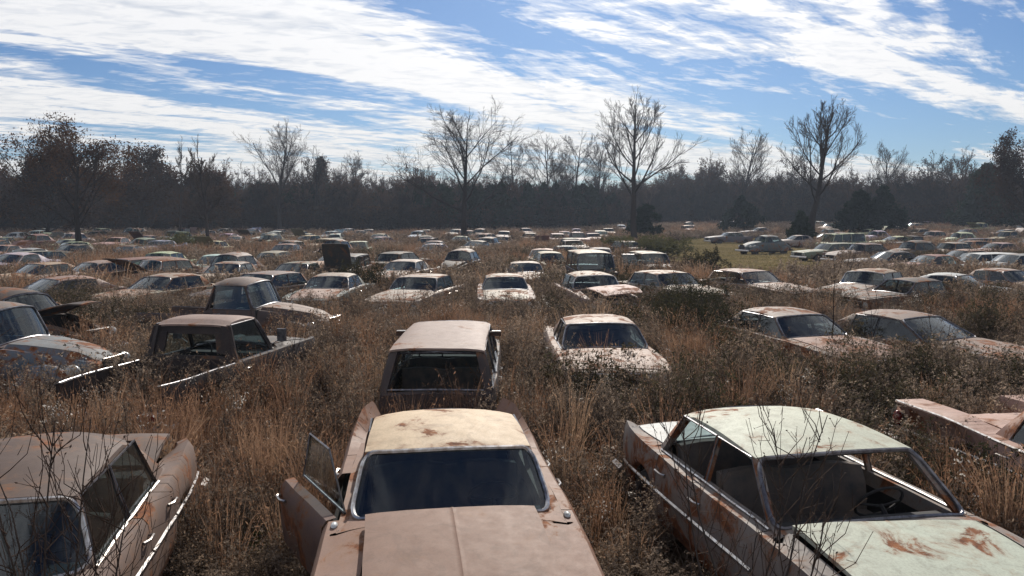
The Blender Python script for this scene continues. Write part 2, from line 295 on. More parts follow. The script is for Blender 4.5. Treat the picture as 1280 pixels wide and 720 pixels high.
def build_car(S, lod=1):
    """returns an ordered dict of parts in car space: x forward, y to its left, z up"""
    P = {}
    def part(key, name=None, **k):
        if key not in P: P[key] = Part(name or key, **k)
        return P[key].mb
    xf, xr, W = S['xf'], S['xr'], S['W']; zsh, zc, fin = curve(S['zsh']), curve(S['zc']), curve(S['fin'])
    wn, wt = S['wn'], S['wt']
    if S['pontoon']: wc = curve([(xf, W*wn), (S['xc']+.1, S['cabw']), (S['xdk'], S['cabw']), (xr, W*wt)])
    else: wc = curve([(xf, W*wn), (xf-.25, W*(wn*.35+.65)), (xf-.9, W), (-1.2, W), (xr+.35, W*(wt*.35+.65)), (xr, W*wt)])
    xc, xh, xB, xct, xcb, xrh, xdk = [S[k] for k in ('xc', 'xh', 'xB', 'xct', 'xcb', 'xrh', 'xdk')]
    xcow = xc+S['b0']+.04; zroof = S['zroof']; yb0, yr = S['yb'], S['yr']
    wag = S['wagon']; bed = S['bed']; g = .006
    rr_, rb_ = S['rw']+.055, None
    def low(x):
        z = S['zr']+.10*sst(xf-.6, xf, x)+.10*sst(xr+.7, xr, x)
        if S['pontoon']: return z+.12
        for xw in (S['wf'], S['wb']):
            d2 = rr_**2-(x-xw)**2
            if d2 > 0: z = max(z, S['rw']+math.sqrt(d2)*.98)
        return z
    dF0, dF1 = xc-.02+.0, xB; dR0, dR1 = xB, xct-.10 if not wag else xct+.02
    if S['doors'] == 2: dF1 = xB
    nst = {0: 52, 1: 30, 2: 13}[lod]
    xs = set(round(v, 4) for v in np.linspace(xr, xf, nst))
    if lod < 2 and not S['pontoon']:
        for xw in (S['wf'], S['wb']):
            for a in np.linspace(-1, 1, 15 if lod == 0 else 9): xs.add(round(xw+a*(rr_+.001), 4))
    cuts = [dF0, dF1]+([dR1] if S['doors'] == 4 else [])
    keep = []
    if lod < 2:
        for c in cuts: keep += [round(c-g, 4), round(c+g, 4)]
    keep += [round(xcow, 4), round(xdk-.02, 4), round(xf-.10, 4), round(xr+.06, 4)]
    xs = sorted([x for x in xs if all(abs(x-k) > .02 for k in keep)]+keep, reverse=True)
    fr = [0, .28, .62]
    hw = S['hoodw']
    def prof(x):
        w = wc(x); zl = low(x); zs = zsh(x); f = fin(x); zt = zc(x); top = zs-.17
        fw = S['finw']*sst(-.2, -2.2, x) if S['finw'] else 0
        sq = .015 if S['square'] else .04
        p = [(w-.06, zl+fr[0]*(top-zl)), (w-.012, zl+fr[1]*(top-zl)), (w, zl+fr[2]*(top-zl)), (w-.004-.02*(f > .1), top), (w-.02-.3*f*.2, zs-.05+f*.5), (w-.02-sq-.2*f, zs+f), (w-.10-sq-fw, zs+.006+f*(.1 if fw < .2 else .9))]
        if S['finw'] > .2:
            k_ = .20*sst(-.7, -1.8, x); p[:4] = [(q[0]-k_, q[1]) for q in p[:4]]; p[4] = (p[4][0]-.02, p[4][1]+.06*sst(-.7, -1.8, x))
        hy = min(hw*w/W if not S['pontoon'] else (w-.14), w-.16-sq-fw)
        p += [(hy, zt-.022+.0*f), (hy*.55, zt), (0, zt+.008)]
        return p
    PR = [prof(x) for x in xs]
    B = part('body')
    for s in (1, -1):
        for i in range(len(xs)-1):
            x0, x1 = xs[i], xs[i+1]; xm = (x0+x1)/2
            gap = abs(x0-x1) < .0125 and lod < 2
            indoor = None
            if dF1 < xm < dF0: indoor = 'fd'
            elif S['doors'] == 4 and dR1 < xm < dR0: indoor = 'rd'
            for j in range(9):
                a, b = PR[i], PR[i+1]
                q = [(x0, s*a[j][0], a[j][1]), (x1, s*b[j][0], b[j][1]), (x1, s*b[j+1][0], b[j+1][1]), (x0, s*a[j+1][0], a[j+1][1])]
                if s > 0: q = q[::-1]
                if j >= 6:
                    if xm > xcow:
                        if j >= 7 and xm < xf-.10 and lod < 3: continue
                    elif xm > xdk-.02: continue
                    else:
                        if bed: continue
                        if j >= 7 and xm > xr+.06 and not wag: continue
                if gap and j < 6 and j >= 1 and xm > xr+.5 and xm < xcow-.005: continue
                tgt = B
                if indoor and 1 <= j <= 5 and lod < 2:
                    key = indoor+('L' if s > 0 else 'R')
                    hx = dF0 if indoor == 'fd' else dR0
                    tgt = part(key, 'front_door' if indoor == 'fd' else 'rear_door', origin=(hx, s*(W-.04), .7), label=None)
                tgt.face(q, 'paint')
    # nose and tail closings with a rounded lip
    for (xx, sg) in ((xf, 1), (xr, -1)):
        pr = prof(xx); cz = .6
        ring0 = [(xx, y, z) for y, z in pr]+[(xx, -y, z) for y, z in pr[-2::-1]]
        ring1 = [(xx+sg*.035, y*.965, cz+(z-cz)*.93) for _, y, z in ring0]
        if bed and sg < 0:
            k = 5; ring0 = [(xx, y, z) for y, z in pr[:6]]+[(xx, -y, z) for y, z in pr[5::-1]]
            zt_ = pr[5][1]
            tg = part('tailgate', origin=(xr+.02, 0, .62)); tg.box(xr-.03, xr+.015, -(pr[5][0]-.06), pr[5][0]-.06, .60, zt_-.01, 'paint'); continue
        for a in range(len(ring0)-1):
            q = [ring0[a], ring0[a+1], ring1[a+1], ring1[a]]; B.face(q if sg > 0 else q[::-1], 'paint')
        B.face(ring1 if sg > 0 else ring1[::-1], 'paint')
    # hood and trunk lid as panels of their own
    def lid(mb, x0, x1, nx):
        rows = []
        for k in range(nx+1):
            x = x0+(x1-x0)*k/nx; pr = prof(x); hy, zt = pr[7][0]-.007, pr[7][1]; row = []
            for u in (-1, -.86, -.55, -.2, -.05, -.02, 0, .02, .05, .2, .55, .86, 1):
                z = pr[8][1]+.008+.005*(abs(u) < .01)+(zt-pr[8][1]-.0)*abs(u)**3+.004
                row.append((x, u*hy, z))
            rows.append(row)
        mb.grid(rows, 'paint')
        for e in (0, -1):                                   # folded lips: the panel has a thickness
            mb.grid([rows[e], [(p[0]+(.0), p[1], p[2]-.035) for p in rows[e]]], 'paint')
        for e in (0, -1): mb.grid([[r[e] for r in rows], [(r[e][0], r[e][1], r[e][2]-.03) for r in rows]], 'paint')
        if lod == 0: mb.grid([[(p[0], p[1]*.985, p[2]-.022) for p in r] for r in rows], 'rustmetal')
    lid(part('hood', origin=(xcow-.01, 0, zc(xcow)), role='hood'), xcow+.006, xf-.10, 10 if lod == 0 else 5)
    if not wag and not bed: lid(part('trunk_lid', origin=(xdk-.03, 0, zc(xdk)), role='trunk'), xr+.06, xdk-.04, 8 if lod == 0 else 4)
    # shelf between screen and hood, engine bay, floor
    ws = lambda u, v: (xc+(xh-xc)*v+(S['b0']+(S['b1']-S['b0'])*v)*(1-abs(u)**2.2), u*(yb0+(yr-yb0)*v),
                       (zsh(xc)+.02+(zc(xc)+.02-zsh(xc)-.02)*(1-u*u))*(1-v)+(zroof-.055+S['crown']*.55*(1-u*u))*v)
    def umax(v, ru=.10, rv=.26):                              # rounded corners of a pane
        t = max(0., 1-v/rv, 1-(1-v)/rv) if lod < 2 else 0.
        return 1-ru*(1-math.sqrt(max(0., 1-t*t)))
    us = list(np.linspace(-1, 1, {0: 17, 1: 9, 2: 5}[lod]))
    pc = prof(xcow)
    B.grid([[ws(u, 0) for u in us], [(xcow, u*pc[6][0], pc[6][1]+(pc[9][1]-pc[6][1])*(1-abs(u)**3)) for u in us]], 'paint')
    IN = part('interior', role=None)
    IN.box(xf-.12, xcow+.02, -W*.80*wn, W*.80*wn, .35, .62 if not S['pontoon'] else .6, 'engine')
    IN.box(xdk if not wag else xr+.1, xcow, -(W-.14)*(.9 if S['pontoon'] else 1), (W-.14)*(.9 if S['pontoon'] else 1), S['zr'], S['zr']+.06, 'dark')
    if lod < 2:
        for s in (1, -1):                                     # inner door skins
            yy = s*(min(wc(0), W)-.075)
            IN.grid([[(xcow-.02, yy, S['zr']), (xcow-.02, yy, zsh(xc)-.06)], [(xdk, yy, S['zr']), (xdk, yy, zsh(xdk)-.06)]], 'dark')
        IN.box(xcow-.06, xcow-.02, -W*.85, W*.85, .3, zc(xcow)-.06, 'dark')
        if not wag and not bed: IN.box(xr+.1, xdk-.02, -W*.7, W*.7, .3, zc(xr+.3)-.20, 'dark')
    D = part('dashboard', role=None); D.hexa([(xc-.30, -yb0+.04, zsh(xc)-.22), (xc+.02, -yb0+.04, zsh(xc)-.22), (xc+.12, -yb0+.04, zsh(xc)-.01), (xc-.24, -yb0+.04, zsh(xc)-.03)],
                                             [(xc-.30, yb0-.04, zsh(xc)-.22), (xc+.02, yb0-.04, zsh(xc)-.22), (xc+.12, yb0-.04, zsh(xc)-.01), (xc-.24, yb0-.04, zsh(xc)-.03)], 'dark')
    seats = [xh-.62] if bed else ([xh-.62, xh-1.50] if S['doors'] == 4 or lod < 2 else [xh-.62])
    for q, sx in enumerate(seats):
        st = part('seat%d' % q, 'seat', role=None); zf = S['zr']+.06
        st.box(sx-.02, sx+.48, -yb0+.14, yb0-.14, zf+.12, zf+.32, 'seat')
        rows = []
        for a in range(7):
            y = (-yb0+.13)+(2*yb0-.26)*a/6; bump = .03 if a in (0, 3, 6) else 0
            rows.append([(sx+.10, y, zf+.3), (sx+.06, y, zf+.55), (sx-.02, y, zf+.72-bump), (sx-.10, y, zf+.72-bump), (sx-.10, y, zf+.1)])
        st.grid(rows, 'seat')
        for e in (0, -1): st.face(rows[e], 'seat')
    if lod < 2:
        sw = part('steering_wheel', role=None); c0 = Vector((xc-.42, .36, zsh(xc)+.0)); ax = Vector((-.80, 0, .6)).normalized(); u = Vector((0, 1, 0)); w = ax.cross(u)
        sw.tube([c0+(u*math.cos(t)+w*math.sin(t))*.20 for t in np.linspace(0, 2*math.pi, 19)[:-1]], .013, 6, 'dark', closed=True)
        sw.tube([c0-u*.2, c0-ax*.04, c0+u*.2], .010, 5, 'dark'); sw.tube([c0-ax*.03, c0-ax*.4], .02, 6, 'dark')
    # roof with drip rail, lining under it
    RF = part('roof', role='roof'); nt_ = {0: 12, 1: 6, 2: 3}[lod]; uu = [-1.012, -1, -.95, -.86, -.6, -.3, 0, .3, .6, .86, .95, 1, 1.012] if lod < 2 else [-1, -.85, -.4, 0, .4, .85, 1]
    def rf(u, t, dz=0.):
        a = min(1, abs(u)); x = (xh+S['b1']*(1-a**2.2))*(1-t)+(xrh-S['br']*(1-a**2.2))*t
        yw = yr*(1-.05*t) if not wag else yr
        ridge = .012*math.exp(-((a-.80)/.035)**2) if S['roofridge'] else 0
        pw = 4.5 if S['square'] else 2.8
        z = zroof-.055-(.03 if t > .9 and not wag else 0)*t+(S['crown'])*(1-a**pw)*(1-.35*abs(2*t-1)**2)+.035*math.sin(math.pi*min(1, t*.9+.05))+ridge-(.03 if abs(u) > 1 else 0)
        return (x, u*yw, z+dz)
    ts = [k/nt_ for k in range(nt_+1)]
    if lod < 2: ts = [-.0]+[.03]+ts[1:-1]+[.97, 1.]
    RF.grid([[rf(u, t) for u in uu] for t in ts], 'paint')
    RF.grid([[rf(u, 0) for u in uu], [rf(u, 0, -.035) for u in uu]], 'paint'); RF.grid([[rf(u, 1) for u in uu], [rf(u, 1, -.03) for u in uu]], 'paint')
    RF.grid([[rf(u*.98, t, -.04) for u in uu] for t in ts], 'liner')
    if S['roofridge'] == 0 and S['square'] and lod == 0 and False: pass
    ze = zroof-.06
    # pillars and windows
    tw = {0: 10, 1: 6, 2: 3}[lod]
    WS = part('windshield', role=None); vs = np.array({0: [0, .03, .08, .16, .28, .5, .72, .84, .92, .97, 1], 1: [0, .1, .26, .74, .9, 1], 2: [0, 1]}[lod])
    if not S.get('noscreen'): WS.grid([[ws(u*.985*umax(v), .02+.96*v) for u in us] for v in vs], 'glass')
    FR = part('windshield_frame', role=None)
    um0 = umax(0); bor = [ws(u*um0, 0) for u in us]+[ws(umax(v), v) for v in vs[1:-1]]+[ws(u*um0, 1) for u in us[::-1]]+[ws(-umax(v), v) for v in vs[::-1][1:-1]]
    if lod < 2:
        for s in (1, -1):
            for q, vv in enumerate(([v for v in vs if v <= .28], [v for v in vs if v >= .72])):
                fl = part('scr%d%d' % (s, q), 'screen_corner', role='body'); fl.grid([[ws(s*umax(v), v), ws(s*1.0, v)] for v in vv], 'paint')
    if lod < 2: FR.tube([(p[0]+.012, p[1], p[2]) for p in bor], .019 if lod == 0 else .02, 6 if lod == 0 else 4, S.get('framemat', 'trim'), closed=True)
    xcc = {}
    for s in (1, -1):
        a = ws(s, 0); b = ws(s, 1); t = .035; PL = part('pa%d' % s, 'roof_pillar', role='body')
        PL.hexa([(a[0]+.02, a[1], a[2]-.03), (a[0]-.05, a[1]+s*.004, a[2]-.03), (a[0]-.05, a[1]-s*.05, a[2]-.03), (a[0]+.0, a[1]-s*.05, a[2]-.03)],
                [(b[0]+.02, b[1], b[2]), (b[0]-.05, b[1]+s*.004, b[2]), (b[0]-.05, b[1]-s*.05, b[2]), (b[0]+.0, b[1]-s*.05, b[2])], 'paint')
        zb_ = zsh(xB)-.01
        if S['doors'] == 4 or wag or lod == 0 and S['doors'] == 4:
            PL = part('pb%d' % s, 'roof_pillar', role='body'); PL.hexa([(xB+.022, s*yb0, zb_), (xB-.022, s*yb0, zb_), (xB-.022, s*(yb0-.04), zb_), (xB+.022, s*(yb0-.04), zb_)],
                    [(xB+.018, s*yr, ze), (xB-.018, s*yr, ze), (xB-.018, s*(yr-.04), ze), (xB+.018, s*(yr-.04), ze)], 'paint')
        # sail panel
        if wag:
            PL = part('pd%d' % s, 'roof_pillar', role='body'); PL.hexa([(xct+.03, s*yb0, zb_), (xct-.03, s*yb0, zb_), (xct-.03, s*(yb0-.04), zb_), (xct+.03, s*(yb0-.04), zb_)],
                    [(xct+.03, s*yr, ze), (xct-.03, s*yr, ze), (xct-.03, s*(yr-.04), ze), (xct+.03, s*(yr-.04), ze)], 'paint')
            q0, q1 = xrh+.10, xdk+.10
        else: q0, q1 = xct, xcb
        zd = zsh(xdk)-.0
        rows = []; PL = part('pc%d' % s, 'roof_pillar', role='body')
        nv = {0: 6, 1: 4, 2: 2}[lod]
        for k in range(nv+1):
            v = k/nv; bow = .03*math.sin(math.pi*v)
            rows.append([(q1+(q0-q1)*v, s*(yb0+(yr-yb0)*v+bow*.5), zb_+(ze-zb_)*v), (xdk+(xrh-xdk)*v, s*(yb0-.03+(yr*.95-yb0+.03)*v+bow*.5), zd+(ze-.02-zd)*v),
                         (xdk-.03+(xrh-.06-xdk+.03)*v, s*(yb0-.11+(yr*.95-yb0+.03)*v), zd+(ze-.0-zd)*v), (xdk+.04+(xrh-xdk)*v, s*(yb0-.12+(yr*.95-yb0+.03)*v), zd+(ze-.02-zd)*v),
                         (q1+(q0-q1)*v+.0, s*(yb0-.045+(yr-yb0)*v), zb_+(ze-zb_)*v)])
        PL.grid([r+[r[0]] for r in rows], 'paint')
    # sills closing the body below the glass
    nsl = 6 if lod < 2 else 3
    for s in (1, -1):
        rows = []
        for k in range(nsl+1):
            x = xcow+(xdk-.02-xcow)*k/nsl; pr = prof(x)
            inn = yb0-.05 if x < xc else yb0-.05
            rows.append([(x, s*pr[6][0], pr[6][1]-.001), (x, s*min(inn, pr[6][0]-.01), pr[6][1]+.004), (x, s*(inn-.01), pr[6][1]-.12)])
        B.grid(rows, 'paint')
        if lod < 2 and S['chromebelt']:
            ch = part('belt_trim'+str(s), 'belt_trim', role=None); ch.tube([(x, s*(yb0+.012), zsh(x)+.018) for x in np.linspace(dF0+.0, xcb, 10)], .014, 5, 'chrome', ry=.7)
    # rear window
    yq = yb0-.10; yqt = yr*.95-.075
    rwf = lambda u, v: (xdk+(xrh-xdk)*v-(S['br']*1.0+.03)*(1-u*u)*(1 if not bed else .2), u*(yq+(yqt-yq)*v), (zd+.02+(zc(xdk)-zd)*(1-u*u)*.8)*(1-v)+(ze-.02+S['crown']*.5*(1-u*u))*v)
    RW = part('rear_window', role=None)
    if bed:
        zb1 = zsh(xdk); m_ = .36
        for (u0, u1, v0, v1) in ((-1.25, 1.25, -.0, .18), (-1.25, 1.25, .80, 1.02), (-1.25, -.72, .18, .80), (.72, 1.25, .18, .80)):
            PL = part('cab_back'); a = [rwf(u0, v0), rwf(u1, v0), rwf(u1, v1), rwf(u0, v1)]; PL.hexa(a, [(p[0]+.04, p[1], p[2]) for p in a], 'paint')
        RW.grid([[rwf(u, v) for u in (-.72, 0, .72)] for v in (.18, .5, .8)], 'glass')
        cb = zb1; B.box(xdk-.02, xdk+.03, -yb0-.02, yb0+.02, .45, cb+.04, 'paint')
        wbx = wc(-1.6)-.10
        if lod < 2:
            for s in (1, -1): part('rail%d' % s, 'bed_rail', role=None).tube([(x, s*(prof(x)[5][0]-.02), prof(x)[5][1]+.010) for x in np.linspace(xdk-.1, xr+.02, 8)], .009, 5, 'trim')
        BD = part('bed_liner', role='body'); BD.box(xr+.02, xdk-.03, -wbx, wbx, .56, .60, 'rustmetal')
        for s in (1, -1):
            pr_ = prof(-1.6); BD.box(xr+.02, xdk-.03, s*wbx-.01, s*wbx+.01, .58, pr_[6][1]-.0, 'paint')
    elif wag:
        if not S.get('noback'): B.face([(xdk-.02, -yb0, zsh(xdk)), (xdk-.02, yb0, zsh(xdk)), (xdk-.02, yb0, .4), (xdk-.02, -yb0, .4)], 'paint')
        if not S.get('noback'): RW.grid([[rwf(u, v) for u in us] for v in vs], 'glass')
        fr_ = part('tailgate_frame', role=None)
        if lod < 2: fr_.tube([rwf(-1, .02), rwf(0, .02), rwf(1, .02), rwf(1, .98), rwf(0, .98), rwf(-1, .98)], .016, 4, 'trim', closed=True)
    else:
        if not S.get('noback'): RW.grid([[rwf(u, .02+.97*v) for u in us] for v in vs], 'glass')
        if lod < 2:
            part('rear_window_frame', role=None).tube([rwf(u, 0) for u in us]+[rwf(u, 1) for u in us[::-1]], .014, 4, 'trim', closed=True)
    # side windows belong to their doors
    for s in (1, -1):
        def pane(key, name, b0, b1, t0, t1, parent):
            pts = [(b0, s*(yb0-.012), zsh(b0)+.008), (b1, s*(yb0-.012), zsh(b1)+.008), (t1, s*(yr-.008), ze), (t0, s*(yr-.008), ze)]
            gl = S.get('noside') or ()
            if parent and parent in P and lod < 2: o_ = P[parent].o
            else: parent = None; o_ = (0, 0, 0)
            mb = part(key, name, origin=o_, parent=parent, role=None)
            if not (name in gl): mb.face(pts if s < 0 else pts[::-1], 'glass')
            if lod < 2: mb.tube([(p[0], p[1]+s*.008, p[2]) for p in pts], .011, 4, 'trim', closed=True)
        k = 'L' if s > 0 else 'R'
        pane('fw'+k, 'side_window', xc-.06, xB+.02, xh-.06, xB+.02, 'fd'+k)
        if not bed:
            pane('rw'+k, 'side_window', xB-.02, xcb if not wag else xct+.03, xB-.02, xct+(.03 if wag else 0), 'rd'+k if S['doors'] == 4 else None)
        if wag: pane('cw'+k, 'cargo_window', xct-.04, xdk+.10, xct-.04, xrh+.10, None)
        if lod < 2 and S['handle']:
            for (dk, hx) in (('fd', dF1+.10), ('rd', dR1+.12)):
                if dk+k in P:
                    z_ = zsh(hx)-.12; yy = wc(hx)+.0
                    h = part('h'+dk+k, 'handle', origin=P[dk+k].o, parent=dk+k, role=None)
                    h.tube([(hx-.06, s*(yy-.01), z_), (hx-.05, s*(yy+.03), z_+.005), (hx+.07, s*(yy+.034), z_+.008), (hx+.12, s*(yy+.0), z_)], [.012, .013, .011, .016], 6, 'chrome')
        if lod < 2 and S['trim']:
            z0 = .72 if S['trim'] == 1 else .66
            for (dk, a, b_) in (('fd', dF0-.02, dF1+.02), ('rd', dR0-.02, dR1+.02)):
                if dk+k in P:
                    t_ = part('t'+dk+k, 'side_trim', origin=P[dk+k].o, parent=dk+k, role=None)
                    t_.tube([(x, s*(wc(x)+.006), z0+.02*x) for x in np.linspace(a, b_, 5)], .016, 5, 'chrome', ry=1.3)
            t_ = part('t_rear'+k, 'side_trim', role=None); t_.tube([(x, s*(wc(x)+.004), z0+.02*x) for x in np.linspace(dR1-.03 if S['doors'] == 4 else dF1-.03, xr+.25, 8)], .015, 5, 'chrome', ry=1.3)
        if S['finw'] > .2 and lod < 2: part('wing_trim'+k, 'wing_trim', role=None).tube([(x, s*(prof(x)[5][0]+.008), prof(x)[5][1]-.012) for x in np.linspace(-.3, xr, 12)], .016, 5, 'chrome')
        if S['mirror']:
            m_ = part('mirror'+k, 'side_mirror', role=None); mx = xh+.25 if S['mirror'] == 1 else xh-.75
            zz = zroof-.32 if S['mirror'] == 1 else zroof-.12
            if S['mirror'] == 2:
                m_.box(mx-.03, mx+.03, s*(yr+.02), s*(yr+.20), zz-.03, zz+.04, 'rustmetal'); m_.box(mx-.04, mx+.04, s*(yr+.05), s*(yr+.19), zz+.04, zz+.055, 'chrome')
            else:
                m_.tube([(mx, s*(yb0+.02), zz-.22), (mx+.03, s*(yb0+.22), zz-.1)], .01, 5, 'chrome'); m_.box(mx, mx+.03, s*(yb0+.14), s*(yb0+.30), zz-.16, zz+.06, 'trim')
    if S.get('pods'):
        for s in (1, -1): part('pod%d' % s, 'fender_light', role=None).ellip((xc+.10, s*(W-.115), zsh(xc)+.012), (.055, .028, .022), 'lamp', 10, 6)
    # wheels
    for (xw, nm) in ((S['wf'], 'f'), (S['wb'], 'r')):
        for s in (1, -1):
            r = S['rw']; yy = (W if not S['pontoon'] else W-.0)-.17
            n = {0: 20, 1: 12, 2: 8}[lod]
            w_ = part('wheel'+nm+str(s), 'wheel', origin=(xw, s*yy, r), role=None)
            if lod == 2: w_.lathe([(0, .10), (r*.6, .11), (r, .08), (r, -.1)], (xw, s*yy, r-.0), (0, s, 0), n, 'rubber'); continue
            w_.lathe([(r*.55, .07), (r*.64, .10), (r*.92, .095), (r, .05), (r, -.06), (r*.9, -.10), (r*.5, -.10)], (xw, s*yy, r), (0, s, 0), n, 'rubber')
            rm = part('rim'+nm+str(s), 'rim', origin=(xw, s*yy, r), parent='wheel'+nm+str(s), role=None)
            rm.lathe([(0, .085), (r*.22, .08), (r*.30, .045), (r*.5, .04), (r*.58, .08), (r*.62, .075)], (xw, s*yy, r), (0, s, 0), n, 'rustmetal' if S['seed'] % 2 else 'chrome')
    # lamps, grille, bumpers
    if lod < 3:
        GR = part('grille', role=None); wg = W*wn*.60 if not S['pontoon'] else .30; x0 = xf+.036; z0, z1 = (S['lampz']-.14, S['lampz']+.10) if not S['pontoon'] else (.55, .95)
        GR.box(x0-.02, x0+.004, -wg, wg, z0, z1, 'dark')
        if lod < 2:
            for q in range(5): GR.tube([(x0+.012, -wg, z0+.03+(z1-z0-.06)*q/4), (x0+.024, 0, z0+.03+(z1-z0-.06)*q/4), (x0+.012, wg, z0+.03+(z1-z0-.06)*q/4)], .009, 4, 'trim')
            for q in range(2): GR.tube([(x0+.012, -wg, (z0, z1)[q]), (x0+.03, 0, (z0, z1)[q]), (x0+.012, wg, (z0, z1)[q])], .015, 5, 'chrome')
        for s in (1, -1):
            if S['pontoon']:
                F = part('fnf%d' % s, 'fender', role='body')
                F.ellip((S['wf'], s*(W-.14), .42), (.66, .24, .50), 'paint', 14 if lod < 2 else 8, 8 if lod < 2 else 5, cut=.42); F = part('fnr%d' % s, 'fender', role='body'); F.ellip((S['wb'], s*(W-.12), .40), (.60, .20, .44), 'paint', 14 if lod < 2 else 8, 8 if lod < 2 else 5, cut=.40)
                hl = part('hl%d' % s, 'headlight', role=None); hl.ellip((S['wf']+.48, s*(W-.20), .80), (.14, .11, .11), 'lamp', 10, 6)
            else:
                ys = [W*wn-.17]+([W*wn-.38] if S['lights'] == 4 else [])
                for q, yl in enumerate(ys):
                    hl = part('hl%d%d' % (s, q), 'headlight', role=None)
                    hl.lathe([(.0, .045), (.05, .038), (.082, .015), (.088, .024), (.10, .018), (.104, -.02)] if lod < 2 else [(0, .03), (.09, .01)], (x0, s*yl, S['lampz']), (1, 0, 0), 14 if lod < 2 else 6, 'lamp')
                tl = part('tl%d' % s, 'taillight', role=None)
                if S['fin'][0][1] == 0 and S['finw'] and lod < 2: tl.ellip((xr-.04, s*(W*wt-.12), .74), (.06, .06, .10), 'red', 8, 6)
                else: tl.box(xr-.055, xr-.03, s*(W*wt-.10) if s < 0 else W*wt-.34, s*(W*wt-.34) if s < 0 else W*wt-.10, .60, .70, 'red')
        for (xx, sg, nm) in ((xf, 1, 'fb'), (xr, -1, 'rb')):
            if S.get('nobumper') and sg > 0: continue
            b_ = part(nm, 'bumper', role=None); zz = .46
            pth = [(xx+sg*(.11-.10*abs(u)**3)-sg*(.25 if abs(u) > 1 else 0), u*W*.97*(1 if abs(u) <= 1 else .98), zz) for u in ((-1.02, -1, -.85, -.5, 0, .5, .85, 1, 1.02) if lod < 2 else (-1, 0, 1))]
            b_.tube(pth, .05, 6, 'chrome', ry=1.7)
    return {k: p for k, p in P.items() if p.mb.f}

def dent_parts(P, S):
    sd = S['seed']*3.7; a = S['dent']
    for p in P.values():
        p.mb.v = [(v[0]+a*.6*noise.noise(Vector((v[0]*1.7+sd, v[1]*1.7, v[2]*1.7))), v[1]+a*noise.noise(Vector((v[0]*1.9, v[1]*1.5+sd, v[2]*1.5))),
                   v[2]+a*1.2*noise.noise(Vector((v[0]*1.5, v[1]*1.5, v[2]*1.5+sd)))) for v in p.mb.v]
PROTO = {}
class Proto: pass
def proto(kind, lod, **over):
    key = (kind, lod, tuple(sorted((k, str(v)) for k, v in over.items())))
    if key in PROTO: return PROTO[key]
    S = dict(SPECS[kind]); poses = over.pop('poses', {}); S.update(over); P = build_car(S, lod); dent_parts(P, S)
    pr = Proto(); pr.S = S; pr.lod = lod; pr.parts = []
    if lod < 2:
        for k, p in P.items():
            o = p.o; v = [(a-o[0], b-o[1], c-o[2]) for a, b, c in p.mb.v]
            pr.parts.append((k, p, mesh_from(kind+'_'+p.name, v, p.mb.f, p.mb.m)))
    else:
        pr.P = P; pr.cache = {}
    PROTO[key] = pr; return pr
def single_mesh(pr, poses):
    key = tuple(sorted(poses.items()))
    if key in pr.cache: return pr.cache[key]
    mb = MB()
    for k, p in pr.P.items():
        if k in poses.get('_drop', ()): continue
        if k in poses:
            rot = Euler([R(a) for a in poses[k]]).to_matrix(); o = Vector(p.o)
            mb.merge(p.mb, lambda q: tuple(rot @ (Vector(q)-o)+o))
        elif k in ('fwL', 'fwR', 'rwL', 'rwR'): mb.merge(p.mb)
        else: mb.merge(p.mb)
    me = mesh_from('wrecked_car_shell', mb.v, mb.f, mb.m, True, 45); pr.cache[key] = me; return me
FOOT = []                                  # footprints, so that weeds keep off the cars
KINDNAME = {'finned': 'car', 'boxy': 'car', 'rounded': 'car', 'batwing': 'car', 'pickup': 'pickup_truck', 'oldpickup': 'pickup_truck', 'van': 'van', 'wagon': 'station_wagon', 'utility': 'station_wagon'}
CATNAME = {'pickup_truck': 'pickup truck', 'van': 'van', 'station_wagon': 'station wagon', 'car': 'car'}
def place(kind, lod, X, Y, face, color, rust=.5, label='', roof=None, hood=None, trunk=None, poses=None, group=None, shifts=None, drop=(), sink=.07, pitch=0., roll=0., ov=None, rr=None, pc=None):
    """face: 0 looks at the camera side (-Y), positive turns its nose towards +X"""
    pr = proto(kind, lod, **(ov or {})); S = pr.S; poses = dict(poses or {}); a = R(face); th = a-math.pi/2
    kn = 'wrecked_'+KINDNAME.get(kind, 'car'); z = ground(X, Y)-sink
    def colr(role):
        c = {'roof': roof, 'hood': hood, 'trunk': trunk}.get(role) or color
        ru = rust if not rr or role not in rr else rr[role]
        return (*c, ru)
    if lod < 2:
        root = bpy.data.objects.new(kn, None); C.objects.link(root); objs = {}
        root.empty_display_size = .3
        for k, p, me in pr.parts:
            if k in drop or (p.parent in drop): continue
            o = bpy.data.objects.new(p.name, me); C.objects.link(o)
            par = objs.get(p.parent) if p.parent else None
            o.parent = par or root; po = Vector(p.o)-(Vector(P_origin(pr, p.parent)) if par else Vector((0, 0, 0)))
            o.location = po+Vector((shifts or {}).get(k, (0, 0, 0)))
            if k in poses: o.rotation_euler = [R(q) for q in poses[k]]
            o.color = (*pc[k], rust) if pc and k in pc else colr(p.role); objs[k] = o
    else:
        if drop: poses['_drop'] = tuple(drop)
        root = bpy.data.objects.new(kn, single_mesh(pr, {k: v for k, v in poses.items()})); C.objects.link(root)
        root.color = (*color, rust)
    root.location = (X, Y, z); root.rotation_euler = (R(roll), R(pitch), th)
    tag(root, label, CATNAME[KINDNAME.get(kind, 'car')], group)
    f = (math.sin(a), -math.cos(a)); FOOT.append((X, Y, f[0], f[1], S['xf'], S['xr'] if not S['bed'] else -.75, S['W']))
    return root
def P_origin(pr, key):
    for k, p, me in pr.parts:
        if k == key: return p.o
    return (0, 0, 0)
def header_origin(kind, X, Y, face, part='hdr'):
    S = SPECS[kind]; a = R(face); f = (math.sin(a), -math.cos(a)); xl = {'hdr': S['xh'], 'rear': S['xrh'], 'mid': (S['xh']+S['xrh'])/2}[part]
    return X-f[0]*xl, Y-f[1]*xl
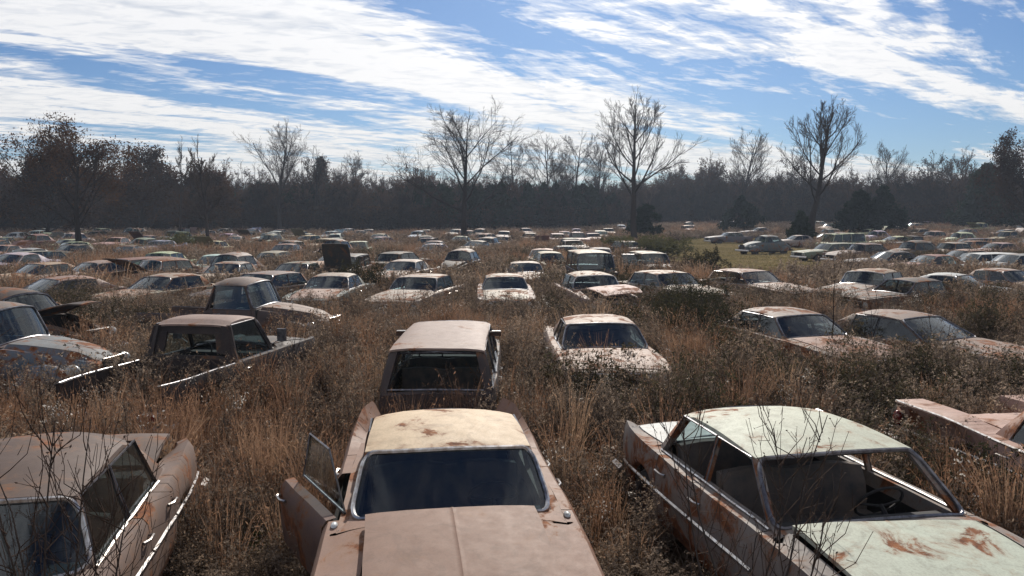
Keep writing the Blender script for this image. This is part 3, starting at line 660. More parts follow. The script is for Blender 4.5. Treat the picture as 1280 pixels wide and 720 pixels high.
# ------------------------------------------------------------------ plants
class Bulk:
    def __init__(s): s.V = []; s.F = []; s.n = 0; s.m = []
    def tube(s, pts, rad, k=4, mat=0):
        P = np.asarray(pts, float); n = len(P); t = np.gradient(P, axis=0); t /= np.linalg.norm(t, axis=1)[:, None]+1e-9
        up = np.tile([0, 0, 1.], (n, 1)); up[np.abs(t[:, 2]) > .93] = [1, 0, 0]
        u = np.cross(t, up); u /= np.linalg.norm(u, axis=1)[:, None]+1e-9; w = np.cross(u, t)
        an = np.arange(k)*2*np.pi/k; r = np.asarray(rad, float)[:, None, None]
        ring = P[:, None, :]+(u[:, None, :]*np.cos(an)[None, :, None]+w[:, None, :]*np.sin(an)[None, :, None])*r
        s.V.append(ring.reshape(-1, 3)); i = np.arange(n-1)[:, None]*k; q = np.arange(k)[None, :]; q2 = (q+1) % k
        f = np.stack([i+q, i+q2, i+k+q2, i+k+q], -1).reshape(-1, 4)+s.n
        s.F.append(f); s.m.append(np.full(len(f), mat)); s.n += n*k
    def ribbon(s, pts, wid, side, mat=0):
        P = np.asarray(pts, float); n = len(P); w = np.asarray(wid)[:, None]*np.asarray(side)[None, :]
        s.V.append(np.stack([P-w, P+w], 1).reshape(-1, 3)); i = np.arange(n-1)*2
        f = np.stack([i, i+1, i+3, i+2], -1)+s.n; s.F.append(f); s.m.append(np.full(len(f), mat)); s.n += 2*n
    def quads(s, c, size, g, mat=0, stretch=1., upbias=0.):
        """small leaf faces of random lie round the centres c"""
        c = np.asarray(c, float); n = len(c)
        if n == 0: return
        a = g.normal(size=(n, 3)); a[:, 2] += upbias; a /= np.linalg.norm(a, axis=1)[:, None]; b = g.normal(size=(n, 3)); b = np.cross(a, b); b /= np.linalg.norm(b, axis=1)[:, None]+1e-9
        sz = (size*g.uniform(.6, 1.4, n))[:, None]; a = a*sz*stretch; b = b*sz
        s.V.append(np.stack([c-a, c+b*.6, c+a, c-b*.6], 1).reshape(-1, 3)); f = np.arange(n*4).reshape(n, 4)+s.n
        s.F.append(f); s.m.append(np.full(n, mat)); s.n += 4*n
    def mesh(s, name, mats):
        me = bpy.data.meshes.new(name); V = np.concatenate(s.V); F = np.concatenate(s.F); nf = len(F)
        me.vertices.add(len(V)); me.vertices.foreach_set('co', V.ravel()); me.loops.add(nf*4); me.loops.foreach_set('vertex_index', F.ravel().astype(np.int32))
        me.polygons.add(nf); me.polygons.foreach_set('loop_start', np.arange(nf, dtype=np.int32)*4)
        for x in mats: me.materials.append(M[x])
        me.polygons.foreach_set('material_index', np.concatenate(s.m).astype(np.int32)); me.update(calc_edges=True); return me

def grow(seed, H, r0, spread=.8, limbs=13, sub=(7, 6, 5), trunk_frac=.3, lean=0., up=.25, tipr=.012, twigk=3, levels=4, twist=.25, forks=1, crownR=None):
    """a bare tree: returns (woody skeleton, fine twigs, twig tips)"""
    g = np.random.default_rng(seed); W_, T_ = Bulk(), Bulk(); tips = []
    def path(p, d, ln, n, wob, upb):
        P = [np.array(p, float)]; d = np.array(d, float)
        for i in range(n):
            d = d+g.normal(size=3)*wob; d[2] += upb/n; d /= np.linalg.norm(d); P.append(P[-1]+d*ln/n)
        return np.array(P), d
    def rec(p, d, ln, r, lev):
        n = 5 if lev <= 1 else 3
        P, de = path(p, d, ln, n, .05+.035*lev, up*(1.3 if lev == 1 else .8)); rr = np.linspace(r, max(tipr*.8, r*.30), n+1)
        (W_ if lev <= 2 else T_).tube(P, rr, 6 if lev <= 1 else (4 if lev == 2 else twigk))
        if lev >= levels: tips.append(P[-1]); tips.append(P[len(P)//2]); return
        cnt = sub[min(lev-1, len(sub)-1)]
        for c in range(cnt):
            t = .22+.75*(c+g.random()*.8)/cnt; i = min(int(t*n), n-1); q = P[i]+(P[i+1]-P[i])*(t*n-i); dd = (P[i+1]-P[i])/np.linalg.norm(P[i+1]-P[i])
            perp = np.cross(dd, g.normal(size=3)); perp /= np.linalg.norm(perp)+1e-9; sp = g.uniform(.35, .78)*spread
            nd = dd*math.cos(sp)+perp*math.sin(sp); rec(q, nd, ln*g.uniform(.42, .62)*(1.12-.45*t), max(r*(1-.65*t)*.52, tipr), lev+1)
    nT = 10; P, de = path((0, 0, -.15), (lean, g.normal()*.02, 1), H*.80, nT, .045*twist*4, .1); rr = np.linspace(r0, r0*.22, nT+1); rr[0] *= 1.35
    W_.tube(P, rr, 9)
    for c in range(limbs):
        t = trunk_frac+(1-trunk_frac)*(c+.5*g.random())/limbs; i = min(int(t*nT), nT-1); q = P[i]+(P[i+1]-P[i])*(t*nT-i)
        a = c*2.4+g.normal()*.4; el = g.uniform(.35, .75)+.45*(t-.3)
        nd = np.array([math.cos(a)*math.cos(el), math.sin(a)*math.cos(el), math.sin(el)])
        ln = H*g.uniform(.36, .50)*spread*(1.15-.66*(t-trunk_frac)/(1-trunk_frac))*(1 if crownR is None else crownR)
        rec(q, nd, ln, r0*(.40-.24*t), 1)
    rec(P[-1], de, H*.2, r0*.22, 2)
    return W_, T_, np.array(tips)

def tree(X, Y, seed, H, r0, label, name='bare_tree', leaves=None, group=None, cat='tree', **k):
    W_, T_, tips = grow(seed, H, r0, **k)
    root = bpy.data.objects.new(name, None); C.objects.link(root); root.location = (X, Y, ground(X, Y)); root.rotation_euler.z = seed*1.3
    add_obj('trunk', W_.mesh('tree_trunk', ['bare_bark']), root); g = np.random.default_rng(seed+5)
    mats = ['bare_twigs']
    if leaves:
        mats.append(leaves[0]); c = tips[g.integers(0, len(tips), leaves[1])]+g.normal(size=(leaves[1], 3))*leaves[3]; T_.quads(c, leaves[2], g, 1, 1.2)
    add_obj('crown', T_.mesh('tree_crown', mats), root); tag(root, label, cat, group); return root

def cedar_mesh(seed, H, Rr, n=7000, sz=.16):
    g = np.random.default_rng(seed); b = Bulk(); bt = Bulk(); bt.tube([(0, 0, -.1), (.03, 0, H*.5), (0, 0, H*.93)], [H*.022, H*.014, .02], 6)
    cs = []
    for i in range(int(60+H*8)):                        # clumps through the volume
        t = g.random()**1.2; z = .04*H+t*H*.96; r = Rr*(1-t**1.6)**.75*g.uniform(.62, 1.15); a = g.random()*6.28; q = math.sqrt(g.random())
        cs.append((math.cos(a)*r*q, math.sin(a)*r*q, z, .10*H*(1.1-.6*t)))
        if i % 3 == 0: b.tube([(0, 0, z*.9), (math.cos(a)*r*.9, math.sin(a)*r*.9, z)], [.03, .01], 3, 1)
    cs = np.array(cs); ix = g.integers(0, len(cs), n); c = cs[ix, :3]+g.normal(size=(n, 3))*cs[ix, 3:4]*np.array([[.55, .55, .5]]); c[:, 2] = np.maximum(c[:, 2], .05)
    b.quads(c, sz, g, 0, 1.8, .6); return bt.mesh('cedar_trunk', ['bare_bark']), b.mesh('cedar_crown', ['cedar_needles', 'bare_twigs'])
def cedar(X, Y, seed, H, Rr, label, group=None, n=7000, name='evergreen_tree', sz=.16):
    t, c = cedar_mesh(seed, H, Rr, n, sz); root = bpy.data.objects.new(name, None); C.objects.link(root); root.location = (X, Y, ground(X, Y))
    add_obj('trunk', t, root); add_obj('crown', c, root); tag(root, label, 'tree', group); return root

def shrub(X, Y, seed, H, Rr, label, n=2600, leaf='shrub_leaves', stems=26, group=None, lsz=.022, name='wild_shrub', up=1.):
    g = np.random.default_rng(seed); b = Bulk(); st = Bulk(); tips = []
    for i in range(stems):
        a = g.random()*6.28; q = Rr*math.sqrt(g.random()); e = np.array([math.cos(a)*q, math.sin(a)*q, H*g.uniform(.6, 1.0)*(1-.3*(q/Rr)**2)]); s0 = e*np.array([.25, .25, 0])
        m = (s0+e)/2+g.normal(size=3)*.06*H; st.tube([s0, m, e], [.012*H**.5, .007, .003], 4)
        for k in range(9):
            t = g.uniform(.25, 1); p = s0*(1-t)**2+2*m*t*(1-t)+e*t*t; d = g.normal(size=3)*.5+np.array([0, 0, up*.5]); d /= np.linalg.norm(d); ln = g.uniform(.12, .3)*H**.7
            b.tube([p, p+d*ln*.5+g.normal(size=3)*.02, p+d*ln], [.004, .003, .0015], 3, 1); tips += [p+d*ln, p+d*ln*.6]
    tips = np.array(tips); c = tips[g.integers(0, len(tips), n)]+g.normal(size=(n, 3))*.05*H**.6; c[:, 2] = np.abs(c[:, 2]); b.quads(c, lsz, g, 0, 1.6)
    root = bpy.data.objects.new(name, None); C.objects.link(root); root.location = (X, Y, ground(X, Y))
    add_obj('stem', st.mesh('shrub_stems', ['bare_twigs']), root); add_obj('foliage', b.mesh('shrub_foliage', [leaf, 'bare_twigs']), root); tag(root, label, 'shrub', group); return root

def sapling(X, Y, seed, H, label, stems=3, spread=.35, group=None, z=0, thick=.009, buds=True, density=9):
    g = np.random.default_rng(seed); st = Bulk(); tw = Bulk()
    for i in range(stems):
        a = g.random()*6.28; e = np.array([math.cos(a)*spread*H*.5*(i > 0 or 1), math.sin(a)*spread*H*.5, H*g.uniform(.75, 1)]); m = e*.5+g.normal(size=3)*.05*H; m[2] = e[2]*.45
        ts = np.linspace(0, 1, 7); P = np.array([2*m*t*(1-t)+e*t*t for t in ts])+g.normal(size=(7, 3))*.012; P[0] = (0, 0, -.05); st.tube(P, np.linspace(thick, .0028, 7), 5)
        for k in range(density):
            t = g.uniform(.25, .98); p = 2*m*t*(1-t)+e*t*t; d = np.array([math.cos(k*2.4), math.sin(k*2.4), g.uniform(.5, 1.6)]); d /= np.linalg.norm(d); ln = g.uniform(.16, .38)*H*(1.1-t*.7)
            Q = [p, p+d*ln*.4+g.normal(size=3)*.02, p+d*ln*.75+np.array([0, 0, .04]), p+d*ln+np.array([0, 0, .09*H])]; tw.tube(Q, [.0045, .0035, .0028, .0018], 3)
            for j in range(3):
                q = Q[1]+(Q[3]-Q[1])*g.random(); d2 = d*.5+g.normal(size=3)*.4+np.array([0, 0, .4]); d2 /= np.linalg.norm(d2); tw.tube([q, q+d2*ln*.3], [.0025, .0014], 3)
                if buds: tw.quads([q+d2*ln*.3], .009, g, 0)
    root = bpy.data.objects.new('bare_sapling', None); C.objects.link(root); root.location = (X, Y, ground(X, Y)+z)
    add_obj('stem', st.mesh('sapling_stems', ['bare_bark']), root); add_obj('twigs', tw.mesh('sapling_twigs', ['bare_twigs']), root); tag(root, label, 'sapling', group); return root

# weed clumps -------------------------------------------------------
def clump_straw(seed, n=70, h=.85, rad=.13, wd=.0032):
    g = np.random.default_rng(seed); b = Bulk()
    for i in range(n):
        a = g.random()*6.28; q = rad*math.sqrt(g.random()); p0 = np.array([math.cos(a)*q, math.sin(a)*q, 0]); hh = h*g.uniform(.5, 1.1); ln = g.uniform(.05, .35)*hh; a2 = a+g.normal()*.6
        d = np.array([math.cos(a2)*ln, math.sin(a2)*ln, 0]); P = [p0, p0+d*.25+[0, 0, hh*.45], p0+d*.6+[0, 0, hh*.8], p0+d*1.1+[0, 0, hh]]
        sd = g.normal(size=3); sd[2] = 0; sd /= np.linalg.norm(sd); b.ribbon(P, [wd, wd*.9, wd*.7, wd*.3], sd)
        if i % 2 == 0:
            t = g.uniform(.5, 1, 4)[:, None]; c = P[1]*(1-t)+P[3]*t+g.normal(size=(4, 3))*.012; b.quads(c, .010, g, 0, 2.2, 1.)
    return b.mesh('straw_clump', ['broomsedge_straw'])
def clump_weed(seed, stems=6, h=.9, rad=.16, fluff=7, sc=1.):
    g = np.random.default_rng(seed); b = Bulk()
    for i in range(stems):
        a = g.random()*6.28; q = rad*math.sqrt(g.random()); p0 = np.array([math.cos(a)*q, math.sin(a)*q, 0]); hh = h*g.uniform(.6, 1.1); ln = g.normal(size=2)*.12*hh
        P = [p0, p0+[ln[0]*.4, ln[1]*.4, hh*.5], p0+[ln[0], ln[1], hh]]; b.tube(P, [.0045*sc, .0035*sc, .002*sc], 3)
        for k in range(18):
            t = .22+.78*(k+g.random())/18; p = np.array(P[0])+(np.array(P[2])-P[0])*t; d = np.array([math.cos(k*2.4+i), math.sin(k*2.4+i), g.uniform(.3, 1.3)]); d /= np.linalg.norm(d); bl = g.uniform(.10, .26)*h*(1.15-t*.7)
            e = p+d*bl; mid = (p+e)/2-[0, 0, .01]; sd = np.cross(d, [0, 0, 1.]); sd /= np.linalg.norm(sd)+1e-9; b.ribbon([p, mid, e], [.0018*sc, .0016*sc, .001*sc], sd)
            t2 = g.uniform(.3, 1.05, fluff)[:, None]; b.quads(p+(e-p)*t2+g.normal(size=(fluff, 3))*.014, .0100*sc, g, 1 if g.random() < .5 else 0, 1.5, .3)
        for k in range(7):                                  # shrivelled leaves down the stem
            t = g.uniform(.08, .75); p = np.array(P[0])+(np.array(P[2])-P[0])*t; b.quads([p+g.normal(size=3)*.03], .018*sc, g, 0, 2.2, -.5)
    return b.mesh('weed_clump', ['dead_weed_stalks', 'weed_seed_fluff'])
def clump_bush(seed, h=.75, rad=.34, n=420, sz=.0095):
    g = np.random.default_rng(seed); b = Bulk(); tips = []
    for i in range(20):
        a = g.random()*6.28; q = rad*math.sqrt(g.random()); e = np.array([math.cos(a)*q, math.sin(a)*q, h*g.uniform(.55, 1.08)*(1-.35*(q/rad)**2)]); m = e*[.45, .45, .55]+g.normal(size=3)*.02
        b.tube([e*[.15, .15, 0], m, e], [.0035, .0028, .0016], 3)
        for k in range(6):
            t = g.uniform(.35, 1); p = m*(1-t)+e*t; d = g.normal(size=3)*.5+[0, 0, .45]; d /= np.linalg.norm(d); q2 = p+d*g.uniform(.06, .15); b.ribbon([p, (p+q2)/2, q2], [.0016, .0014, .0008], np.cross(d, [.3, .2, .9])); tips += [q2, (p+q2)/2]
    tips = np.array(tips); c = tips[g.integers(0, len(tips), n)]+g.normal(size=(n, 3))*.020; hi = g.random(n) < .38; b.quads(c[~hi], sz*1.2, g, 0, 1.5); b.quads(c[hi], sz, g, 1, 1.3)
    return b.mesh('bush_clump', ['dead_weed_stalks', 'weed_seed_fluff'])
def clump_thatch(seed, n=110, h=.34, rad=.30):
    g = np.random.default_rng(seed); b = Bulk()
    for i in range(n):
        a = g.random()*6.28; q = rad*math.sqrt(g.random()); p0 = np.array([math.cos(a)*q, math.sin(a)*q, 0]); hh = h*g.uniform(.3, 1.); ln = g.uniform(.2, 1.1)*hh; a2 = g.random()*6.28
        d = np.array([math.cos(a2)*ln, math.sin(a2)*ln, 0]); P = [p0, p0+d*.4+[0, 0, hh*.7], p0+d+[0, 0, hh*.9*g.uniform(.6, 1)]]; sd = g.normal(size=3); sd /= np.linalg.norm(sd); b.ribbon(P, [.004, .0035, .0015], sd)
    c = np.concatenate([g.normal(size=(60, 2))*rad*.6, g.uniform(.02, h*.7, (60, 1))], 1); b.quads(c, .018, g, 0, 1.4)
    return b.mesh('thatch_clump', ['matted_thatch'])
def clump_green(seed, n=60, h=.3, rad=.2, mat='winter_green_weed', leaf=.02, wd=.005):
    g = np.random.default_rng(seed); b = Bulk()
    for i in range(n):
        a = g.random()*6.28; q = rad*math.sqrt(g.random()); p0 = np.array([math.cos(a)*q, math.sin(a)*q, 0]); hh = h*g.uniform(.4, 1.1); d = np.array([math.cos(a), math.sin(a), 0])*hh*g.uniform(0, .6)
        sd = g.normal(size=3); sd[2] = 0; sd /= np.linalg.norm(sd); b.ribbon([p0, p0+d*.4+[0, 0, hh*.6], p0+d+[0, 0, hh]], [wd, wd*.9, wd*.2], sd)
    if leaf:
        c = np.concatenate([g.normal(size=(90, 2))*rad*.7, g.uniform(.03, h, (90, 1))], 1); b.quads(c, leaf, g, 0, 1.5)
    return b.mesh('green_clump', [mat])
def clump_seed(seed, h=.95):
    g = np.random.default_rng(seed); b = Bulk()
    for i in range(3):
        e = np.array([g.normal()*.12, g.normal()*.12, h*g.uniform(.75, 1.05)]); b.tube([(0, 0, 0), e*[.3, .3, .5], e], [.004, .003, .002], 3, 1)
        c = e+g.normal(size=(12, 3))*[.035, .035, .05]; b.quads(c, .012, g, 0, 1.3)
    return b.mesh('seed_clump', ['pale_seed_head', 'dead_weed_stalks'])
def clump_bramble(seed, n=9, h=.7):
    g = np.random.default_rng(seed); b = Bulk()
    for i in range(n):
        a = g.random()*6.28; ln = g.uniform(.4, 1.0); hh = h*g.uniform(.6, 1.2); ts = np.linspace(0, 1, 7)
        P = np.array([[math.cos(a)*ln*t, math.sin(a)*ln*t, hh*4*t*(1-t)*.8+.1*t] for t in ts])+g.normal(size=(7, 3))*.015; b.tube(P, np.linspace(.005, .0022, 7), 3)
        ix = g.integers(1, 7, 14); b.quads(P[ix]+g.normal(size=(14, 3))*.035, .015, g, 0, 1.5)
        for k in range(5):
            p = P[g.integers(2, 6)]; d = g.normal(size=3)*.12+[0, 0, .12]; b.ribbon([p, p+d*.6, p+d], [.002, .0015, .001], [1., 0, 0])
    return b.mesh('bramble_clump', ['dead_weed_stalks'])

def scatter(name, meshes, pts, rot, scl, idx, kind='stuff'):
    """one object of uncountable ground cover: geometry nodes put the clump meshes on its points"""
    col = bpy.data.collections.new(name+'_sources')
    for i, me in enumerate(meshes): col.objects.link(bpy.data.objects.new('%s_source_%02d' % (name, i), me))
    me = bpy.data.meshes.new(name); me.vertices.add(len(pts)); me.vertices.foreach_set('co', np.asarray(pts, np.float32).ravel())
    for nm, arr, ty in (('rot', rot, 'FLOAT_VECTOR'), ('scl', scl, 'FLOAT_VECTOR'), ('idx', idx, 'INT')):
        a = me.attributes.new(nm, ty, 'POINT'); a.data.foreach_set('vector' if ty == 'FLOAT_VECTOR' else 'value', np.asarray(arr, np.float32 if ty != 'INT' else np.int32).ravel())
    o = add_obj(name, me); ng = bpy.data.node_groups.new(name, 'GeometryNodeTree')
    ng.interface.new_socket('Geometry', in_out='INPUT', socket_type='NodeSocketGeometry'); ng.interface.new_socket('Geometry', in_out='OUTPUT', socket_type='NodeSocketGeometry')
    gi, go = ng.nodes.new('NodeGroupInput'), ng.nodes.new('NodeGroupOutput'); ci = ng.nodes.new('GeometryNodeCollectionInfo'); ci.inputs[0].default_value = col
    ci.inputs['Separate Children'].default_value = True; ci.inputs['Reset Children'].default_value = True
    ip = ng.nodes.new('GeometryNodeInstanceOnPoints'); ip.inputs['Pick Instance'].default_value = True
    def attr(nm, ty):
        n = ng.nodes.new('GeometryNodeInputNamedAttribute'); n.data_type = ty; n.inputs[0].default_value = nm; return n.outputs[0]
    ng.links.new(gi.outputs[0], ip.inputs['Points']); ng.links.new(ci.outputs[0], ip.inputs['Instance']); ng.links.new(attr('idx', 'INT'), ip.inputs['Instance Index'])
    ng.links.new(attr('rot', 'FLOAT_VECTOR'), ip.inputs['Rotation']); ng.links.new(attr('scl', 'FLOAT_VECTOR'), ip.inputs['Scale']); ng.links.new(ip.outputs[0], go.inputs[0])
    md = o.modifiers.new('scatter', 'NODES'); md.node_group = ng; tag(o, kind=kind); return o
HAZE = .0004
# ------------------------------------------------------------------ world, sun, camera
sc = bpy.context.scene
w = bpy.data.worlds.new('World'); sc.world = w; w.use_nodes = True; nt = w.node_tree; nt.nodes.clear()
SUN_EL, SUN_AZ = 33., 6.                    # ahead of the camera, a little to its right
sky = N(nt, 'ShaderNodeTexSky', sky_type='NISHITA'); sky.sun_disc = False; sky.sun_elevation = R(SUN_EL); sky.sun_rotation = R(SUN_AZ)
sky.air_density = 1.0; sky.dust_density = .6; sky.ozone_density = 2.2
tc = N(nt, 'ShaderNodeTexCoord'); sep = N(nt, 'ShaderNodeSeparateXYZ'); L(nt, tc.outputs['Generated'], sep.inputs[0])
z = math_(nt, 'MAXIMUM', sep.outputs[2], .015); zz = math_(nt, 'ADD', z, .11)
cx = math_(nt, 'DIVIDE', sep.outputs[0], zz); cy = math_(nt, 'DIVIDE', sep.outputs[1], zz)
cmb = N(nt, 'ShaderNodeCombineXYZ'); L(nt, cx, cmb.inputs[0]); L(nt, cy, cmb.inputs[1])
vr0 = N(nt, 'ShaderNodeVectorRotate', rotation_type='Z_AXIS'); L(nt, cmb.outputs[0], vr0.inputs[0]); vr0.inputs['Angle'].default_value = R(-38)
mp = N(nt, 'ShaderNodeMapping'); L(nt, vr0.outputs[0], mp.inputs[0]); mp.inputs['Scale'].default_value = (.30, 1.05, 1); mp.inputs['Location'].default_value = (.3, 5.2, 0)
v = mp.outputs[0]
big = noise_n(nt, v, 1.0, 3, .5, .4); mid = noise_n(nt, v, 3.2, 6, .62, .8); fin_ = noise_n(nt, v, 13., 5, .7, .3)
vr1 = N(nt, 'ShaderNodeVectorRotate', rotation_type='Z_AXIS'); L(nt, cmb.outputs[0], vr1.inputs[0]); vr1.inputs['Angle'].default_value = R(-8)
mp2 = N(nt, 'ShaderNodeMapping'); L(nt, vr1.outputs[0], mp2.inputs[0]); mp2.inputs['Scale'].default_value = (2.2, 4.6, 1)
rip = noise_n(nt, mp2.outputs[0], 3.4, 3, .6, .6)
dn = math_(nt, 'ADD', math_(nt, 'MULTIPLY', big, .95), math_(nt, 'ADD', math_(nt, 'MULTIPLY', mid, .55), math_(nt, 'ADD', math_(nt, 'MULTIPLY', fin_, .22), math_(nt, 'MULTIPLY', rip, .20))))
low_ = ramp(nt, sep.outputs[2], [(.02, .08), (.18, .0)])
dn = math_(nt, 'ADD', dn, low_)
cov = ramp(nt, dn, [(.885, 0.), (.965, .62), (1.07, 1.)])
lum = ramp(nt, math_(nt, 'ADD', math_(nt, 'MULTIPLY', mid, .5), math_(nt, 'MULTIPLY', rip, .5)), [(.32, (5.6, 6.0, 6.7)), (.54, (8.6, 8.6, 8.7))])
warm = ramp(nt, sep.outputs[2], [(.0, (.62, .66, .72)), (.05, (.90, .88, .84)), (.14, (1., .985, .96)), (.3, (1, 1, 1))])
cl = mixc(nt, 1., lum, warm, 'MULTIPLY')
sdn = N(nt, 'ShaderNodeVectorMath', operation='DOT_PRODUCT'); L(nt, tc.outputs['Generated'], sdn.inputs[0]); sdn.inputs[1].default_value = (math.sin(R(SUN_AZ))*math.cos(R(SUN_EL)), math.cos(R(SUN_AZ))*math.cos(R(SUN_EL)), math.sin(R(SUN_EL)))
glow = math_(nt, 'POWER', math_(nt, 'MAXIMUM', sdn.outputs['Value'], 0.), 14.); gl3 = N(nt, 'ShaderNodeCombineXYZ')          # clouds glow round the sun
for i_, c3 in enumerate((1., .95, .86)): L(nt, math_(nt, 'ADD', 1., math_(nt, 'MULTIPLY', glow, .45*c3)), gl3.inputs[i_])
cl = mixc(nt, 1., cl, gl3.outputs[0], 'MULTIPLY')
skyc = mixc(nt, 1., sky.outputs[0], (.30, .43, .62), 'MULTIPLY')
col = mixc(nt, math_(nt, 'MULTIPLY', cov, .93), skyc, cl)
bg = N(nt, 'ShaderNodeBackground'); L(nt, col, bg.inputs[0]); bg.inputs[1].default_value = .10
o = N(nt, 'ShaderNodeOutputWorld'); L(nt, bg.outputs[0], o.inputs[0])

sun = bpy.data.lights.new('sun', 'SUN'); sun.energy = 4.8; sun.angle = R(.6); sun.color = (1., .93, .84)
so = bpy.data.objects.new('sun', sun); C.objects.link(so)
sd = Vector((math.sin(R(SUN_AZ))*math.cos(R(SUN_EL)), math.cos(R(SUN_AZ))*math.cos(R(SUN_EL)), math.sin(R(SUN_EL))))
so.rotation_euler = sd.to_track_quat('Z', 'Y').to_euler(); so.location = (0, 0, 60)
cam = bpy.data.cameras.new('camera'); cam.sensor_width = 36; cam.lens = 36*1000/1280; cam.clip_end = 3000; cam.clip_start = .05
co = bpy.data.objects.new('camera', cam); C.objects.link(co); co.location = (0, 0, CAM_H); co.rotation_euler = (R(90-5.14), 0, 0); sc.camera = co
sc.view_settings.view_transform = 'Standard'; sc.view_settings.look = 'None'; sc.view_settings.exposure = .16; sc.view_settings.gamma = 1.; sc.view_settings.use_curve_mapping = False
sc.cycles.max_bounces = 5; sc.cycles.transparent_max_bounces = 10; sc.cycles.diffuse_bounces = 2; sc.cycles.glossy_bounces = 2; sc.cycles.transmission_bounces = 2; sc.cycles.volume_bounces = 0
sc.cycles.use_denoising = True; sc.cycles.use_adaptive_sampling = True; sc.cycles.adaptive_threshold = .02; sc.cycles.caustics_reflective = False; sc.cycles.caustics_refractive = False
sc.cycles.sample_clamp_indirect = 4.

# ------------------------------------------------------------------ ground
n = 190; t = np.linspace(-1, 1, n); ax = np.sign(t)*(np.abs(t)**2.4*760+np.abs(t)*40)
V = [(x, y, ground(x, y)) for y in ax for x in ax]
F = [(j*n+i, j*n+i+1, (j+1)*n+i+1, (j+1)*n+i) for j in range(n-1) for i in range(n-1)]
m, nt = new_mat('field_soil_and_dead_grass'); M['ground'] = m; tcg = N(nt, 'ShaderNodeNewGeometry'); p_ = tcg.outputs['Position']
a = noise_n(nt, p_, .09, 4, .6); b = noise_n(nt, p_, 2.6, 6, .7); c_ = noise_n(nt, p_, 24., 4, .7)
colg = mixc(nt, ramp(nt, b, [(.35, 0.), (.65, 1.)]), (.055, .040, .028), (.14, .095, .060)); colg = mixc(nt, ramp(nt, c_, [(.4, 0.), (.7, .6)]), colg, (.20, .14, .09)); colg = mixc(nt, ramp(nt, a, [(.4, 0.), (.62, .5)]), colg, (.15, .085, .05))
# the mown clearing
vm = N(nt, 'ShaderNodeVectorMath', operation='SUBTRACT'); L(nt, p_, vm.inputs[0]); vm.inputs[1].default_value = (20.5, 74, 0)
vr = N(nt, 'ShaderNodeVectorRotate', rotation_type='Z_AXIS'); L(nt, vm.outputs[0], vr.inputs[0]); vr.inputs['Angle'].default_value = R(14)
vs_ = N(nt, 'ShaderNodeVectorMath', operation='MULTIPLY'); L(nt, vr.outputs[0], vs_.inputs[0]); vs_.inputs[1].default_value = (1/7.5, 1/36, 0)
ln = N(nt, 'ShaderNodeVectorMath', operation='LENGTH'); L(nt, vs_.outputs[0], ln.inputs[0])
dd_ = math_(nt, 'ADD', ln.outputs['Value'], math_(nt, 'MULTIPLY', math_(nt, 'SUBTRACT', b, .5), .5))
gr_ = mixc(nt, ramp(nt, c_, [(.3, 0.), (.7, 1.)]), (.17, .145, .06), (.32, .25, .135))
colg = mixc(nt, ramp(nt, dd_, [(.8, 1.), (1.1, 0.)]), colg, gr_)
pg = N(nt, 'ShaderNodeBsdfPrincipled'); L(nt, colg, pg.inputs['Base Color']); pg.inputs['Roughness'].default_value = 1.; pg.inputs['Specular IOR Level'].default_value = .1
bb = N(nt, 'ShaderNodeBump'); bb.inputs['Strength'].default_value = .6; bb.inputs['Distance'].default_value = .05; L(nt, b, bb.inputs['Height']); L(nt, bb.outputs[0], pg.inputs['Normal']); out(nt, pg.outputs[0])
gme = mesh_from('field_ground', V, F, ['ground']*len(F), True, 180); tag(add_obj('ground', gme), kind='structure')
def in_clear(x, y, grow_=1.):
    dx, dy = x-20.5, y-74; c, s = math.cos(R(14)), math.sin(R(14)); u, v_ = dx*c-dy*s, dx*s+dy*c
    return math.hypot(u/7.5, v_/36)/grow_

# ------------------------------------------------------------------ cars, as the photo shows them
CREAM = (.50, .42, .32); PINK = (.37, .225, .185); TAN = (.36, .29, .235); MINT = (.55, .62, .52); WHITE = (.66, .66, .64); RUSTY = (.20, .115, .085); BROWN = (.20, .145, .125)
BLACK = (.030, .027, .027); NAVY = (.07, .10, .14); BLUE = (.20, .29, .36); MAROON = (.13, .055, .05); GREY = (.27, .25, .235); GREEN = (.19, .23, .17); MAUVE = (.30, .21, .19)
# front row
x, y = header_origin('finned', -.53, 6.55, 7)
place('finned', 0, x, y, 7, (.235, .138, .10), .46, 'finned pink primer hardtop with cream roof, loose hood and one front door ajar', pc={'fdR': (.13, .08, .07)}, roof=(.56, .43, .28), hood=(.215, .125, .088), rr={'roof': .40, 'hood': .30},
      poses={'fdR': (3, 0, 24), 'hood': (0, -1.5, 1.8)}, shifts={'hood': (-.06, -.015, .07)}, sink=.02)
x, y = header_origin('boxy', 2.63, 6.37, 11)
place('boxy', 0, x, y, 11, (.22, .20, .185), .52, 'pale mint four-door sedan with no windshield and rust patches on roof and hood', roof=(.47, .50, .40), hood=(.46, .50, .41), trunk=(.54, .56, .53), rr={'roof': .37, 'hood': .43, 'trunk': .2},
      poses={'hood': (-2.4, 0, -1.2)}, shifts={'hood': (0, .02, .01)}, ov=dict(noscreen=1, noside=('side_window',)), sink=.02)
x, y = header_origin('rounded', -3.62, 5.15, 11)
place('rounded', 0, x, y, 11, (.15, .103, .084), .42, 'rounded brown fifties sedan with chrome side strips and its trunk lid sprung open', roof=(.082, .054, .044), trunk=(.09, .06, .048),
      poses={'trunk_lid': (0, 13, 0)}, sink=.02)
place('batwing', 0, 6.35, 7.6, 8, (.42, .27, .22), .42, 'pink car with flat wing-like tail reaching in at the frame edge, chrome along its fin', trunk=(.44, .29, .24), sink=.10)
